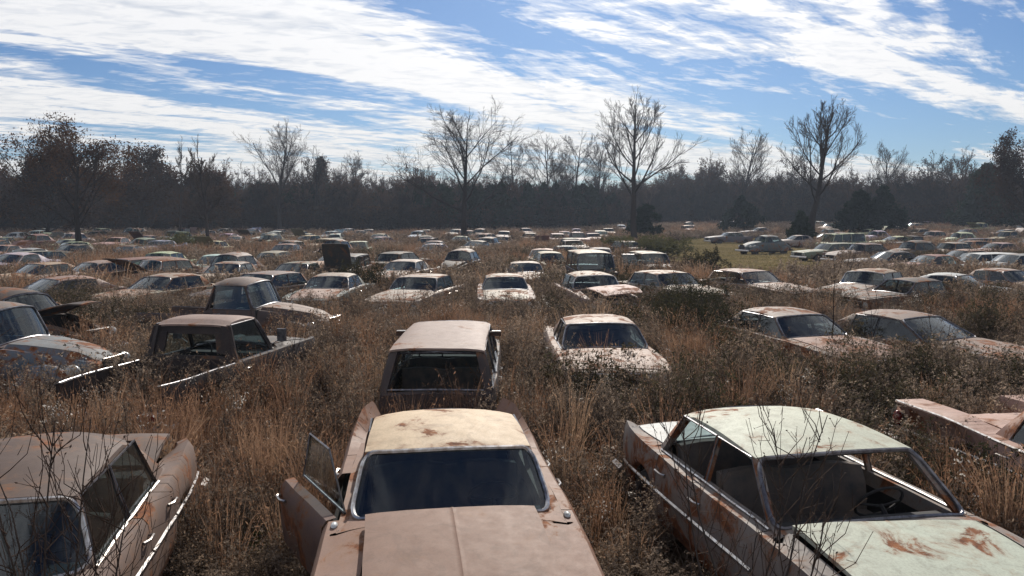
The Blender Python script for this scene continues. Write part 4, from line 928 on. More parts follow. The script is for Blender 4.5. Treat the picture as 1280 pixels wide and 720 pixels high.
# second row
def hp(kind, px, py, face, zr, part='hdr'):
    X, Y = at(px, py, zr); return header_origin(kind, X, Y, face, part)
T2 = [
 ('utility', 1, 545, 437, 180, 1.52, 'rear', (.035, .028, .03), .30, 'boxy tan-roofed wagon seen from behind with dark back opening and wide mirrors', dict(roof=(.27, .20, .17), ov=dict(noback=1, trim=2, chromebelt=1))),
 ('hardtop', 0, 752, 403, 2, 1.30, 'hdr', (.36, .28, .23), .50, 'pale pink two-door with broad dark windshield standing behind the mint sedan', dict(hood=(.36, .26, .21), roof=(.40, .31, .25), sink=.06, ov=dict(xf=2.3, zsh=[(2.3, .82), (1, .88), (-.6, .87), (-1.6, .94), (-2.6, .86)], zc=[(2.3, .80), (1.9, .88), (.8, .95), (-1.5, .95), (-2.6, .85)]))),
 ('sixties', 0, 1003, 401, 17, 1.02, 'hdr', (.17, .14, .125), .52, 'grey-brown sedan with pinkish hood sunk among tall saplings', dict(hood=(.27, .16, .125), roof=(.20, .165, .145), sink=.20)),
 ('seventies', 0, 1155, 401, 27, 1.02, 'hdr', (.17, .15, .135), .5, 'grey rusty-roofed coupe with side glass, behind the bare saplings', dict(roof=(.21, .155, .13), hood=(.24, .19, .165), sink=.22)),
 ('pickup', 0, 236, 399, 171, 1.66, 'rear', (.016, .014, .017), .26, 'black pickup with an open bed full of weeds and see-through cab window', dict(roof=(.27, .19, .16), hood=(.03, .025, .025), drop=('tailgate', 'rear_window'))),
]
for k, lod, px, py, fa, zr, pt, colr_, ru, lab, kw in T2:
    X, Y = hp(k, px, py, fa, zr, pt); place(k, lod, X, Y, fa, colr_, ru, lab, **kw)
place('oldpickup', 0, -6.6, 19.6, 78, (.06, .045, .045), .42, 'old round-cab dark pickup with flat rail bed beside the tan sedan', roof=(.20, .16, .14), hood=(.24, .18, .15), drop=('tailgate',))
place('oldpickup', 0, -9.35, 14.2, 82, (.09, .14, .19), .52, 'faded blue old pickup showing its long hood at the frame edge', roof=(.15, .13, .12), hood=(.17, .19, .20), drop=('tailgate',))
place('forties', 1, -11.2, 17.9, 70, (.05, .042, .04), .5, 'dark rusty hulk with torn-off fender behind the blue pickup', poses={'hood': (0, -25, 0)})
T3 = [  # kind, px, roof-front py, face, roof height, colour, rust, label, extras
 ('seventies', 62, 345, -34, 1.30, (.42, .30, .26), .45, 'cream and pink coupe with long white side trim beside the blue pickup', dict(roof=(.33, .21, .18), trunk=(.5, .5, .46))),
 ('sixties', 196, 343, -22, 1.33, (.40, .37, .28), .5, 'tan-roofed pale green sedan behind the flat rail bed', dict(roof=(.36, .28, .22), hood=(.42, .31, .24))),
 ('sixties', 412, 341, -4, 1.33, (.28, .33, .31), .45, 'sedan with pinkish hood and grey-green nose beside the dark shrub', dict(hood=(.47, .33, .27), roof=(.42, .36, .29))),
 ('boxy', 521, 343, -13, 1.36, (.46, .38, .31), .50, 'tan four-door sedan left of the small cream sedans', dict(roof=(.42, .34, .28), hood=(.42, .36, .30))),
 ('sixties', 631, 342, 2, 1.33, (.40, .33, .31), .56, 'small cream-roofed sedan with square maroon nose', dict(roof=(.50, .45, .36), hood=(.50, .46, .37))),
 ('rounded', 744, 341, 9, 1.42, (.36, .25, .22), .48, 'rounded cream-roofed sedan with pink hood knocked askew', dict(roof=(.45, .38, .29), hood=(.46, .27, .23), poses={'hood': (4, -4, 7)}, shifts={'hood': (.1, .15, .12)})),
 ('boxy', 842, 339, 24, 1.36, (.52, .45, .35), .46, 'cream sedan with long flat nose just left of the grass clearing', dict(roof=(.50, .42, .33))),
 ('boxy', 945, 337, 27, 1.36, (.30, .22, .19), .5, 'tan coupe with empty dark window frames at the edge of the grass clearing', dict(roof=(.36, .26, .22), hood=(.40, .31, .26), ov=dict(noside=('side_window',)))),
 ('rounded', 1082, 336, -48, 1.40, (.085, .06, .055), .5, 'dark maroon sedan with cream roof and bright glass right of the clearing', dict(roof=(.46, .38, .29), hood=(.30, .26, .23))),
 ('fastback', 1205, 338, 34, 1.26, (.60, .62, .62), .32, 'white fastback with sloping roof and pale hood', dict(roof=(.66, .70, .68))),
 ('compact', 1268, 333, 18, 1.36, (.44, .33, .27), .5, 'cream and brown square sedan at the frame edge behind the white fastback', dict(roof=(.50, .45, .4))),
 ('compact', 1128, 350, -70, 1.20, (.045, .04, .04), .5, 'black hulk squeezed between the maroon sedan and the white fastback', dict(drop=('windshield',))),
]
for k, px, py, fa, zr, colr_, ru, lab, kw in T3:
    X, Y = hp(k, px, py, fa, zr); dk = lambda c: tuple(q*.80 for q in c)
    for q_ in ('roof', 'hood', 'trunk'):
        if q_ in kw: kw[q_] = dk(kw[q_])
    place(k, 1, X, Y, fa, dk(colr_), ru+.03, lab, sink=.14, **kw)
T4 = [
 ('hardtop', 45, 327, -25, 1.28, (.47, .36, .25), .52, 'tan rusty two-door behind the cream and pink coupe', dict(hood=(.5, .4, .28))),
 ('sixties', 112, 325, -28, 1.33, (.42, .34, .29), .5, 'grey-tan sedan with see-through windows in front of the leafy brown oak', dict(roof=(.36, .27, .24))),
 ('wagon', 152, 321, -35, 1.38, (.46, .44, .38), .42, 'pale wagon with maroon roof nose-in behind the grey-tan sedan', dict(roof=(.22, .11, .10))),
 ('rounded', 190, 323, -30, 1.40, (.22, .14, .10), .55, 'rusty brown round sedan with its dark hood propped up', dict(hood=(.05, .045, .045), poses={'hood': (0, -32, 0)})),
 ('sixties', 282, 326, -4, 1.32, (.34, .27, .2), .5, 'sedan with black windshield and tan hood in front of the thin forked tree', dict(roof=(.3, .27, .24), hood=(.44, .34, .25))),
 ('forties', 283, 317, -12, 1.55, (.24, .19, .17), .5, 'round grey-roofed sedan tucked behind the tan-hooded sedan', {}),
 ('boxy', 322, 340, -24, 1.36, (.085, .075, .085), .42, 'dark sedan with pale side glass behind the round-cab pickup', dict(roof=(.24, .19, .18))),
 ('hardtop', 368, 326, -10, 1.28, (.17, .20, .16), .5, 'dull green two-door left of the upright black hood', {}),
 ('utility', 427, 318, -3, 1.50, (.04, .05, .055), .35, 'black truck-like car with its hood standing upright behind the grey-green nosed sedan', dict(roof=(.05, .06, .065), poses={'hood': (0, -64, 0)})),
 ('sixties', 503, 324, -12, 1.33, (.47, .39, .33), .46, 'cream sedan peeping over the tan four-door', dict(roof=(.52, .44, .38))),
 ('forties', 574, 312, -12, 1.55, (.035, .032, .032), .40, 'black round-nosed old car overgrown with pale weeds', dict(roof=(.30, .24, .2))),
 ('hardtop', 657, 325, 2, 1.30, (.50, .41, .33), .46, 'cream hardtop with brown nose behind the maroon-nosed sedan', dict(roof=(.52, .45, .37))),
 ('van', 744, 313, 4, 1.80, (.05, .045, .055), .40, 'black van with cream roof behind the askew pink hood', dict(roof=(.50, .44, .33))),
 ('utility', 818, 314, 6, 1.52, (.045, .042, .05), .40, 'black wagon with long cream roof and an open side door', dict(roof=(.46, .42, .34), poses={'fdR': (0, 0, 62)})),
]
for k, px, py, fa, zr, colr_, ru, lab, kw in T4:
    X, Y = hp(k, px, py, fa, zr)
    for q_ in ('roof', 'hood', 'trunk'):
        if q_ in kw: kw[q_] = dk(kw[q_])
    place(k, 1, X, Y, fa, dk(colr_), ru+.03, lab, sink=.14, **kw)
T5 = [  # beyond 40 m single shells; right of the clearing they stand side-on
 ('wagon', 1032, 303, -75, 1.40, GREEN, .4, 'dark green wagon nearest the tall tree right of the clearing'),
 ('rounded', 1072, 305, -72, 1.42, (.10, .07, .07), .4, 'dark plum round sedan with pale roof edge, first past the clearing'),
 ('hardtop', 1108, 313, -78, 1.30, (.07, .07, .08), .4, 'low black two-door in the shade past the clearing'),
 ('forties', 1136, 303, -70, 1.52, (.12, .12, .11), .5, 'round grey hulk behind the low black two-door'),
 ('hardtop', 1160, 317, -76, 1.30, (.20, .09, .08), .5, 'maroon fastback side-on with light roof edge, behind the dark maroon sedan'),
 ('wagon', 1215, 314, -82, 1.40, (.62, .64, .62), .3, 'long white-roofed wagon side-on above the white fastback'),
 ('boxy', 1262, 317, -80, 1.36, (.22, .24, .24), .4, 'grey-green sedan side-on beyond the white-roofed wagon'),
 ('rounded', 1183, 303, -66, 1.42, (.27, .25, .21), .5, 'dull olive round sedan in the shade behind the white-roofed wagon'),
 ('sixties', 1243, 303, -70, 1.34, (.34, .24, .24), .4, 'pinkish-white side-on sedan in front of the orange grass'),
 ('boxy', 908, 291, -80, 1.36, (.12, .12, .14), .4, 'grey sedan side-on at the far left corner of the clearing'),
 ('forties', 951, 297, -65, 1.45, (.10, .13, .14), .4, 'round dark car with pale fender at the far side of the clearing'),
 ('hardtop', 946, 288, -75, 1.30, (.20, .19, .2), .4, 'low grey car just before the round dark cedar'),
 ('sixties', 992, 294, -82, 1.34, (.38, .33, .30), .4, 'cream-sided sedan under the tall tree by the clearing'),
]
for k, px, py, fa, zr, colr_, ru, lab in T5:
    X, Y = hp(k, px, py, fa, zr); place(k, 2, X, Y, fa, colr_, ru, lab, roof=None)

# the rows behind: every car its own object, single shells this far away
PAL = [('cream', (.52, .45, .34)), ('white', (.66, .66, .63)), ('tan', (.38, .30, .23)), ('pink', (.40, .26, .22)), ('rust-brown', (.19, .10, .07)), ('black', (.035, .033, .035)), ('dark blue', (.06, .09, .14)),
       ('pale blue', (.32, .40, .45)), ('green', (.19, .24, .18)), ('maroon', (.15, .06, .055)), ('grey', (.28, .27, .26)), ('pale yellow', (.55, .48, .27))]
PW = [5, 6, 4, 3, 3, 3, 1.5, 2.5, 2, 2, 3, .8]
KINDS_ = [('sixties', 'sedan', 6), ('boxy', 'sedan', 5), ('hardtop', 'two-door', 5), ('seventies', 'coupe', 5), ('rounded', 'round sedan', 4), ('wagon', 'wagon', 3), ('finned', 'finned car', 2), ('forties', 'old round car', 2), ('pickup', 'pickup', 3), ('van', 'van', 1.2), ('compact', 'compact', 2)]
LM = [(-.61, 'beside the leafy brown oak'), (-.53, 'just right of the leafy brown oak'), (-.44, 'left of the thin forked tree'), (-.36, 'just right of the thin forked tree'), (-.27, 'below the spreading bare tree on the left'), (-.19, 'below the pointed cedar'), (-.10, 'left of the big spreading tree'),
      (-.02, 'below the big spreading tree'), (.07, 'right of the big spreading tree'), (.14, 'left of the tall straight tree'), (.22, 'right of the tall straight tree'), (.33, 'behind the clearing'), (.42, 'right of the tall tree by the clearing'), (.50, 'below the dark evergreens'), (.58, 'left of the russet oak'), (9, 'by the russet oak')]
ORD = ['first', 'second', 'third', 'fourth', 'fifth', 'sixth', 'seventh', 'eighth', 'ninth', 'tenth', 'eleventh', 'twelfth', 'thirteenth', 'fourteenth', 'fifteenth', 'sixteenth']
rr_ = random.Random(21); TRUNKS = [(-.54, 69), (-.378, 73), (-.29, 120), (-.06, 94), (.15, 90), (.373, 85), (.28, 150)]
auto = []
ROWS = [43, 49.5, 57, 65, 73, 82, 92, 102, 113, 124, 136]
used_labels = set()
for ri, D in enumerate(ROWS):
    xx = -.70*D; lst = []
    while xx < .70*D:
        xx += rr_.uniform(2.7, 4.6)*(1.0 if D < 90 else 1.08)
        u = xx/D; side = u > .36
        if side: xx += 2.2
        if rr_.random() < (.20 if D < 100 else .26): continue
        if in_clear(xx, D, 1.25) < 1 or (.16 < u < .36 and D > 100 and rr_.random() < .5): continue
        if D < 46 and u > .2: continue
        if D > 122 and u < .12: continue
        yy = D+rr_.uniform(-1.6, 1.6)
        if any(math.hypot(xx-f[0], yy-f[1]) < (3.4 if not side else 3.9) for f in FOOT): continue
        if any(math.hypot(xx-u_*d_, yy-d_) < 2.6 for u_, d_ in TRUNKS): continue
        k, kw_, _ = rr_.choices(KINDS_, [q[2] for q in KINDS_])[0]; cn, cc = rr_.choices(PAL, PW)[0]
        fa = (-75 if side else (-10 if u < 0 else 8))+rr_.gauss(0, 9)
        if rr_.random() < .22: fa += 180
        poses = {}; st = ''
        q = rr_.random()
        if q < .07 and k not in ('van',): poses['hood'] = (0, -rr_.choice([30, 42]), 0); st = ' with raised hood'
        elif q < .17 and k in ('sixties', 'boxy', 'hardtop', 'seventies'): poses['trunk_lid'] = (0, 45, 0); st = ' with open trunk'
        cc = tuple(max(.02, a_*rr_.uniform(.55, .88)) for a_ in cc)
        drop = ()
        if not st and q > .88 and k not in ('van', 'pickup'): drop = ('hood',); st = ' missing its hood'
        elif not st and q > .80: drop = ('windshield',)
        o_ = place(k, 2, xx, yy, fa, cc, rr_.uniform(.3, .55), 'x', drop=drop, poses=poses, group='wrecked cars standing in rows across the field', roll=rr_.gauss(0, 1.2), pitch=rr_.gauss(0, .8), sink=rr_.uniform(.06, .2))
        lst.append((yy and xx/yy, o_, cn, kw_, st))
    lst.sort(key=lambda t_: t_[0]); auto.append(lst)
    cnt = {}
    for u, o_, cn, kw_, st in lst:
        lm = next(nm for lim, nm in LM if u < lim); base = '%s %s%s %s' % (cn, kw_, st, lm)
        rw = 'row %d from the front' % 0
        cnt.setdefault(lm, []).append((o_, cn, kw_, st))
    for lm, its in cnt.items():
        for i, (o_, cn, kw_, st) in enumerate(its):
            pos = '' if len(its) == 1 else ORD[i]+' '
            o_['label'] = ('%s%s %s%s, %s row, %s' % ('', cn, kw_, st, ORD[ri+4], lm)) if sum(1 for t_ in its if t_[1:3] == (cn, kw_)) == 1 else ('%s %s, %s in %s row, %s' % (cn, kw_, ORD[i], ORD[ri+4], lm))
for lst in auto:
    for _u, o_, cn, kw_, st in lst:
        if len(o_['label'].split()) > 16: o_['label'] = o_['label'].replace(st, '')
print('cars', len(FOOT), 'auto', sum(map(len, auto)))

# loose pieces lying about
def loose(name, mb, px, py, z, rot, lab, cat, color=(.3, .2, .15), rust=.5):
    X, Y = at(px, py, z); o_ = add_obj(name, mesh_from(name, mb.v, mb.f, mb.m)); o_.location = (X, Y, ground(X, Y)+z); o_.rotation_euler = [R(q) for q in rot]; o_.color = (*color, rust); tag(o_, lab, cat); return o_
mb = MB(); mb.ellip((0, 0, 0), (.30, .24, .11), 'paint', 14, 10, cut=-.03); mb.tube([(math.cos(t_)*.31, math.sin(t_)*.25, -.03) for t_ in np.linspace(0, 6.283, 17)[:-1]], .012, 5, 'rustmetal', closed=True)
loose('metal_cover', mb, 125, 474, .78, (8, -6, 20), 'tan dome-shaped metal cover lying in the weeds at the tail of the black pickup', 'metal cover', (.42, .30, .17), .3)
mb = MB(); mb.tube([(x_, .12*(1-(x_/.8)**2), 0) for x_ in np.linspace(-.8, .8, 11)], .055, 8, 'chrome', ry=1.6); mb.box(-.4, -.34, -.12, .1, -.03, .03, 'rustmetal'); mb.box(.34, .4, -.12, .1, -.03, .03, 'rustmetal')
loose('loose_bumper', mb, 1140, 530, .42, (14, 22, 60), 'bent chrome bumper propped under the flat wing tail of the pink car', 'bumper')
def fender_mb():
    mb = MB(); rows = []
    for i in range(13):
        t_ = math.pi*(.08+.84*i/12); rows.append([(math.cos(t_)*(.62+.02*j), .05*j-.10+.02*j*j*.2, math.sin(t_)*(.50-.012*j*j)) for j in range(6)])
    mb.grid(rows, 'paint'); mb.grid([[(p[0]*.97, p[1], p[2]*.97) for p in r] for r in rows], 'rustmetal'); mb.grid([[r[0] for r in rows], [(r[0][0]*.97, r[0][1], r[0][2]*.97) for r in rows]], 'paint'); return mb
loose('loose_fender', fender_mb(), 50, 398, .55, (12, 0, 30), 'pale loose fender standing on edge behind the blue pickup', 'fender', (.40, .32, .26), .45)
loose('loose_fender', fender_mb(), 345, 415, .50, (-8, 12, -40), 'light curved fender leaning by the nose of the black pickup', 'fender', (.44, .36, .30), .4)

# ------------------------------------------------------------------ trees one can tell apart
tree(-37.3, 69, 11, 9.6, .30, 'broad oak still holding brown leaves, dark trunk standing among the cars', name='oak_tree', leaves=('brown_oak_leaves', 9000, .085, .28), spread=1.25, limbs=13, trunk_frac=.28, sub=(7, 5, 4), crownR=1.25)
tree(-58, 100, 40, 10.5, .26, 'dark leaf-clad oak at the far left edge', name='oak_tree', leaves=('brown_oak_leaves', 9000, .14, .4), spread=1.15, limbs=13, trunk_frac=.12)
tree(-50, 108, 41, 11.5, .26, 'dark leaf-clad oak behind the broad brown oak', name='oak_tree', leaves=('brown_oak_leaves', 9000, .14, .4), spread=1.15, limbs=13, trunk_frac=.12)
tree(-66, 118, 42, 12.5, .26, 'tallest dark oak in the far left corner', name='oak_tree', leaves=('brown_oak_leaves', 9000, .14, .4), spread=1.15, limbs=13, trunk_frac=.12)
tree(-42, 112, 43, 9.5, .26, 'low dark oak right of the broad brown oak', name='oak_tree', leaves=('brown_oak_leaves', 9000, .14, .4), spread=1.15, limbs=13, trunk_frac=.12)
tree(-73, 112, 44, 11, .26, 'dark oak cut by the left edge', name='oak_tree', leaves=('brown_oak_leaves', 9000, .14, .4), spread=1.15, limbs=13, trunk_frac=.12)
tree(-27.6, 73, 12, 10.2, .20, 'thin upright forked bare tree among the rows of cars', limbs=9, spread=.6, trunk_frac=.35, up=.7)
tree(-40, 96, 13, 12, .2, 'slim bare tree with feathery top behind the thin forked tree', limbs=9, spread=.6, up=.7)
tree(-34.6, 120, 14, 17.0, .34, 'tall spreading bare tree with crooked limbs left of the pointed cedar', limbs=11, spread=.95, trunk_frac=.38)
tree(-5.6, 94, 15, 15.2, .38, 'big spreading bare tree with low fork near the middle of the field', limbs=13, spread=1.15, trunk_frac=.26, crownR=1.15)
tree(13.9, 91, 16, 17.6, .40, 'tall straight bare tree rising over the black wagons', limbs=14, spread=.82, trunk_frac=.36, up=.4)
tree(31.7, 85, 17, 15.6, .40, 'tall vase-shaped bare tree at the clearing edge', limbs=14, spread=.85, trunk_frac=.38, up=.6)
tree(42.5, 150, 18, 18.0, .36, 'bare round-headed tree behind the clearing', limbs=13, spread=.9, trunk_frac=.35, up=.5)
tree(6.5, 150, 19, 17.5, .34, 'dense bare tree just right of the big spreading tree', limbs=13, spread=.95, trunk_frac=.3)
tree(16.5, 155, 20, 17, .30, 'dense bare tree left of the tall straight tree', limbs=12, spread=.9, trunk_frac=.3)
tree(-31, 158, 21, 15.2, .28, 'bare tree with fine twigs right of the pointed cedar', limbs=12, spread=.9)
tree(71, 150, 22, 15.6, .30, 'bushy bare tree above the dark evergreens', limbs=14, spread=.9, trunk_frac=.25, up=.5)
tree(84, 150, 23, 14.6, .24, 'thin sparse bare tree left of the russet oak', limbs=9, spread=.8, up=.5)
tree(59, 92, 24, 11.4, .30, 'russet oak with clinging dead leaves at the right edge', name='oak_tree', leaves=('brown_oak_leaves', 14000, .10, .35), spread=1.2, limbs=15, trunk_frac=.12, crownR=1.0)
tree(.8, 156, 25, 18.2, .30, 'dense bare tree directly behind the big spreading tree', limbs=13, spread=.9, trunk_frac=.3)
tree(11.6, 151, 26, 18.4, .32, 'dense bare tree midway between the big spreading tree and the tall straight tree', limbs=13, spread=.95, trunk_frac=.28)
tree(-45, 162, 27, 15, .26, 'bushy bare tree before the woods left of the crooked-limbed tree', limbs=12, spread=.9)
cedar(-36.5, 154, 31, 13.5, 2.6, 'small pointed cedar in front of the far woods', n=5000)
cedar(34.6, 121, 32, 5.4, 3.4, 'rounded dark cedar at the far end of the clearing', n=9000)
cedar(45.0, 104, 33, 6.2, 3.2, 'broad dark evergreen right of the clearing tree', n=9000, sz=.15)
cedar(50.8, 110, 34, 6.6, 3.0, 'dark evergreen close beside the broad one', n=9000, sz=.15)
cedar(30.2, 84, 35, 3.6, 1.5, 'small dark evergreen under the clearing tree', n=4000)
cedar(73.0, 124, 36, 10.0, 4.4, 'large dark evergreen left of the russet oak', n=12000, sz=.2)
cedar(17.5, 104, 37, 4.6, 3.0, 'low dark evergreen right of the tall straight tree', n=6000)

# ------------------------------------------------------------------ shrubs and saplings standing among the cars
def sh(px, py, seed, H, Rr, lab, **k): X, Y = at(px, py); shrub(X, Y, seed, H, Rr, lab, **k)
sh(455, 376, 51, 1.75, 1.0, 'dark rounded shrub between the grey-green nosed sedan and the tan four-door', n=4200, lsz=.03)
sh(578, 345, 52, 1.3, .8, 'pale leafy weed growing out of the black old car', n=1500, lsz=.04, leaf='weed_seed_fluff')
sh(830, 440, 53, 1.5, 1.3, 'dense grey-brown bush behind the pale pink two-door', n=5000)
sh(885, 448, 54, 1.45, 1.2, 'dense dark bush left of the grey-brown sedan', n=5000)
sh(862, 405, 55, 1.5, 1.3, 'tall weedy bush below the long-nosed cream sedan', n=5000)
sh(1235, 450, 56, 1.5, .8, 'dark shrub right of the grey rusty-roofed coupe', n=3600)
sh(1192, 335, 57, 1.1, 1.2, 'low brown brush in front of the white-roofed wagon', n=2500)
sh(820, 322, 58, 2.0, 3.4, 'low green mound of vines beyond the black wagon', n=9000, lsz=.05, leaf='winter_green_weed', stems=60)
sh(778, 318, 59, 1.6, 2.6, 'green bramble thicket behind the black van', n=7000, lsz=.05, leaf='winter_green_weed', stems=50)
sh(880, 352, 60, 1.7, 1.4, 'dark brush at the left edge of the clearing', n=4500, lsz=.035)
sh(250, 345, 61, 1.0, .9, 'small brown bush right of the pale green sedan', n=2500)
sh(230, 316, 62, 1.8, 2.2, 'green-brown thicket before the thin forked tree', n=6000, lsz=.05, leaf='winter_green_weed', stems=50)
sh(15, 335, 63, 1.0, 1.6, 'low grey brush at the left edge behind the coupe', n=3000, lsz=.03)
sh(1052, 470, 64, .9, .9, 'tangle of grey stalks before the grey rusty-roofed coupe', n=2600)
sh(905, 462, 68, 1.15, 1.0, 'grey brush against the flank of the grey-brown sedan', n=3200)
sh(1085, 455, 69, .95, .6, 'grey weeds between the noses of the two grey cars', n=1800)
sh(100, 505, 90, 1.0, .8, 'brown weeds at the tail of the black pickup', n=2400)
sh(255, 500, 91, .95, .6, 'weeds along the flank of the black pickup', n=1800)
sh(30, 478, 92, .95, .8, 'grey weeds below the blue pickup', n=2400)
sh(1130, 560, 93, .75, .5, 'low weeds under the flat wing tail', n=1600)
sh(790, 505, 65, 1.05, .5, 'dark weed clump at the mint sedan rear corner', n=1800)
shrub(-1.0, 9.75, 66, .95, .5, 'dark weeds crowding the open back of the boxy wagon', n=1600)
shrub(-.55, 9.9, 67, .8, .4, 'thin brown weeds at the wagon rear corner nearest the pink two-door', n=900, stems=16)
def sp(px, py, seed, H, lab, z=0, **k): X, Y = at(px, py, z); sapling(X, Y, seed, H, lab, **k)
sapling(-2.72, 4.55, 71, 2.3, 'many-branched bare sapling against the windshield of the rounded brown sedan', stems=6, spread=.45, density=16, thick=.012)
sapling(1.62, 5.15, 72, 2.15, 'bare sapling in front of the empty windshield of the mint sedan', stems=6, spread=.5, density=12, thick=.012)
sp(362, 500, 73, 1.5, 'small bare sapling in the orange grass left of the finned hardtop', stems=2)
sp(45, 560, 74, 1.2, 'bare sapling over the roof of the rounded brown sedan', stems=2)
sp(1008, 452, 75, 2.1, 'thin leaning sapling before the grey-brown sedan', stems=1, density=14)
sp(1040, 470, 76, 2.5, 'tallest straight sapling between the two grey cars', stems=1, spread=.05, density=16, thick=.022)
sp(1082, 458, 77, 2.0, 'straight sapling in front of the rusty-roofed coupe', stems=1, spread=.1, density=12)
sp(1112, 445, 78, 1.7, 'forked sapling beside the rusty-roofed coupe', stems=2, density=10)
sp(1058, 356, 79, 3.0, 'bare sapling at the right of the clearing', stems=2, density=14, thick=.02)
sp(510, 430, 80, 1.8, 'sapling left of the boxy wagon', stems=2)
sp(690, 470, 81, 1.5, 'dry sapling between the boxy wagon and the pale pink two-door', stems=2)
sp(170, 430, 82, 1.8, 'bare sapling behind the black pickup', stems=2, density=12)
sp(1180, 470, 83, 1.7, 'reddish sapling at the nose of the rusty-roofed coupe', stems=3)

# ------------------------------------------------------------------ uncountable cover
def inside_car(x, y, m=.0):
    for f in FOOT_NEAR(x, y):
        dx, dy = x-f[0], y-f[1]; u = dx*f[2]+dy*f[3]; v_ = -dx*f[3]+dy*f[2]
        if f[5]-m < u < f[4]+m and abs(v_) < f[6]+m: return True
    return False
GR = {}
for f in FOOT:
    for i in range(-1, 2):
        for j in range(-1, 2): GR.setdefault((int(f[0]//4)+i, int(f[1]//4)+j), []).append(f)
def FOOT_NEAR(x, y): return GR.get((int(x//4), int(y//4)), ())
straw = [clump_straw(i, 80, .95) for i in (1, 2, 3)]; straw_far = [clump_straw(i, 46, .95, .30, .008) for i in (4, 5)]
weed = [clump_weed(i, 6, .92) for i in (11, 12, 13, 14)]; weed_far = [clump_weed(i, 7, .85, .40, 4, 2.0) for i in (15, 16)]
thatch = [clump_thatch(i) for i in (21, 22)]; green = [clump_green(i) for i in (31, 32)]; seedm = [clump_seed(i) for i in (41, 42)]; bram = [clump_bramble(i) for i in (51, 52)]
bushy = [clump_bush(i) for i in (71, 72, 73)]; NEAR = straw+weed+thatch+green+seedm+bram+bushy                       # 0-2 straw 3-6 weed 7-8 thatch 9-10 green 11-12 seed 13-14 bramble
FAR = straw_far+weed_far+[clump_thatch(23, 90, .40, .5), clump_green(33, 60, .35, .5, leaf=.05)]
def pn(x, y, s, o_): return noise.noise(Vector((x*s+o_, y*s-o_, o_*1.3)))
def field(name, meshes, r0, r1, dens, half, pick, hs, wd):
    pts, rot, scl, idx = [], [], [], []; g = random.Random(hash_(name))
    ar = half*(r1*r1-r0*r0)/1.0; nn = int(dens*ar)
    for _ in range(nn):
        r = math.sqrt(g.uniform(r0*r0, r1*r1)); a = g.uniform(-half, half); x, y = r*math.sin(a), r*math.cos(a)
        if inside_car(x, y, -.06 if r < 9 else -.16): continue
        ic = in_clear(x, y) if r > 25 else 9
        if ic < 1+.12*pn(x, y, .5, 3): continue
        o_ = pick(g, x, y, r)
        if o_ is None: continue
        i, h = o_; h *= hs*(1+.35*pn(x, y, .35, 9)+.30*pn(x, y, .9, 14))*g.uniform(.75, 1.2)
        pts.append((x, y, ground(x, y)-.02)); rot.append((g.gauss(0, .12), g.gauss(0, .12), g.uniform(0, 6.28))); ww = wd*g.uniform(.8, 1.25); scl.append((ww, ww, h)); idx.append(i)
    print(name, len(pts)); return scatter(name, meshes, pts, rot, scl, idx)
def hash_(s): return sum((i+1)*ord(c) for i, c in enumerate(s))
def orange(x, y): return pn(x, y, .16, 5)+.5*pn(x, y, .5, 8)+.60*math.exp(-((x+3.2)/2.6)**2-((y-10.5)/6)**2)-.02-.14*sst(-.5, 2.5, x)*(y < 30)
def pick_near(g, x, y, r):
    o_ = orange(x, y); q = g.random(); hz = 1.0
    if q < .22: return (g.choice((7, 8)), 1.1)
    if q < (.31 if r < 8 else .26) and pn(x, y, .3, 20) > -.1: return (g.choice((9, 10)), 1.)
    if q < .275: return (g.choice((11, 12)), 1.)
    if q < .34: return (g.choice((13, 14)), 1.)
    hh = .80 if r < 8 else (1.10 if r < 27 else 1.08)
    if g.random() < .40: return (g.choice((15, 16, 17)), hh*1.05*(1+.5*pn(x, y, 1.1, 31)))
    if g.random() < .03+1.0*o_: return (g.choice((0, 1, 2)), hh*1.0)
    return (g.choice((3, 4, 5, 6)), hh)
def pick_far(g, x, y, r):
    o_ = orange(x, y); q = g.random()
    if q < .25: return (4, 1.1)
    if q < .30 and pn(x, y, .1, 20) > .1: return (5, 1.)
    if g.random() < .14+1.1*o_: return (g.choice((0, 1)), .95)
    return (g.choice((2, 3)), 1.1)
field('weeds', NEAR, 2.2, 13, 17., R(52), pick_near, .92, 1.0)
field('undergrowth', NEAR, 13, 30, 8.5, R(54), pick_near, .95, 1.25)
field('dead_grass', FAR, 30, 75, 3.8, R(50), pick_far, 1.08, 1.35)
field('far_dead_grass', FAR, 75, 175, 1.0, R(48), pick_far, 1.1, 2.6)
# scrub: dark olive-grey bushy growth in patches between the middle rows
def scrub_mesh(seed, H=1.15, Rr=.75, n=1500):
    g = np.random.default_rng(seed); b = Bulk(); tips = []
    for i in range(30):
        a = g.random()*6.28; q = Rr*math.sqrt(g.random()); e = np.array([math.cos(a)*q, math.sin(a)*q, H*g.uniform(.5, 1.05)*(1-.3*(q/Rr)**2)]); s0 = e*[.2, .2, 0]; m = (s0+e)/2+g.normal(size=3)*.07
        b.tube([s0, m, e], [.008, .005, .002], 3, 1)
        for k in range(7):
            t = g.uniform(.3, 1); p = s0*(1-t)**2+2*m*t*(1-t)+e*t*t; d = g.normal(size=3)*.5+[0, 0, .4]; d /= np.linalg.norm(d); q2 = p+d*g.uniform(.1, .26); b.tube([p, (p+q2)/2, q2], [.003, .0022, .001], 3, 1); tips += [q2, (p+q2)/2]
    tips = np.array(tips); c = tips[g.integers(0, len(tips), n)]+g.normal(size=(n, 3))*.035; c[:, 2] = np.abs(c[:, 2]); b.quads(c, .017, g, 0, 1.6); return b.mesh('scrub_clump', ['shrub_leaves', 'bare_twigs'])
pts, rot, scl, idx = [], [], [], []; g = random.Random(77)
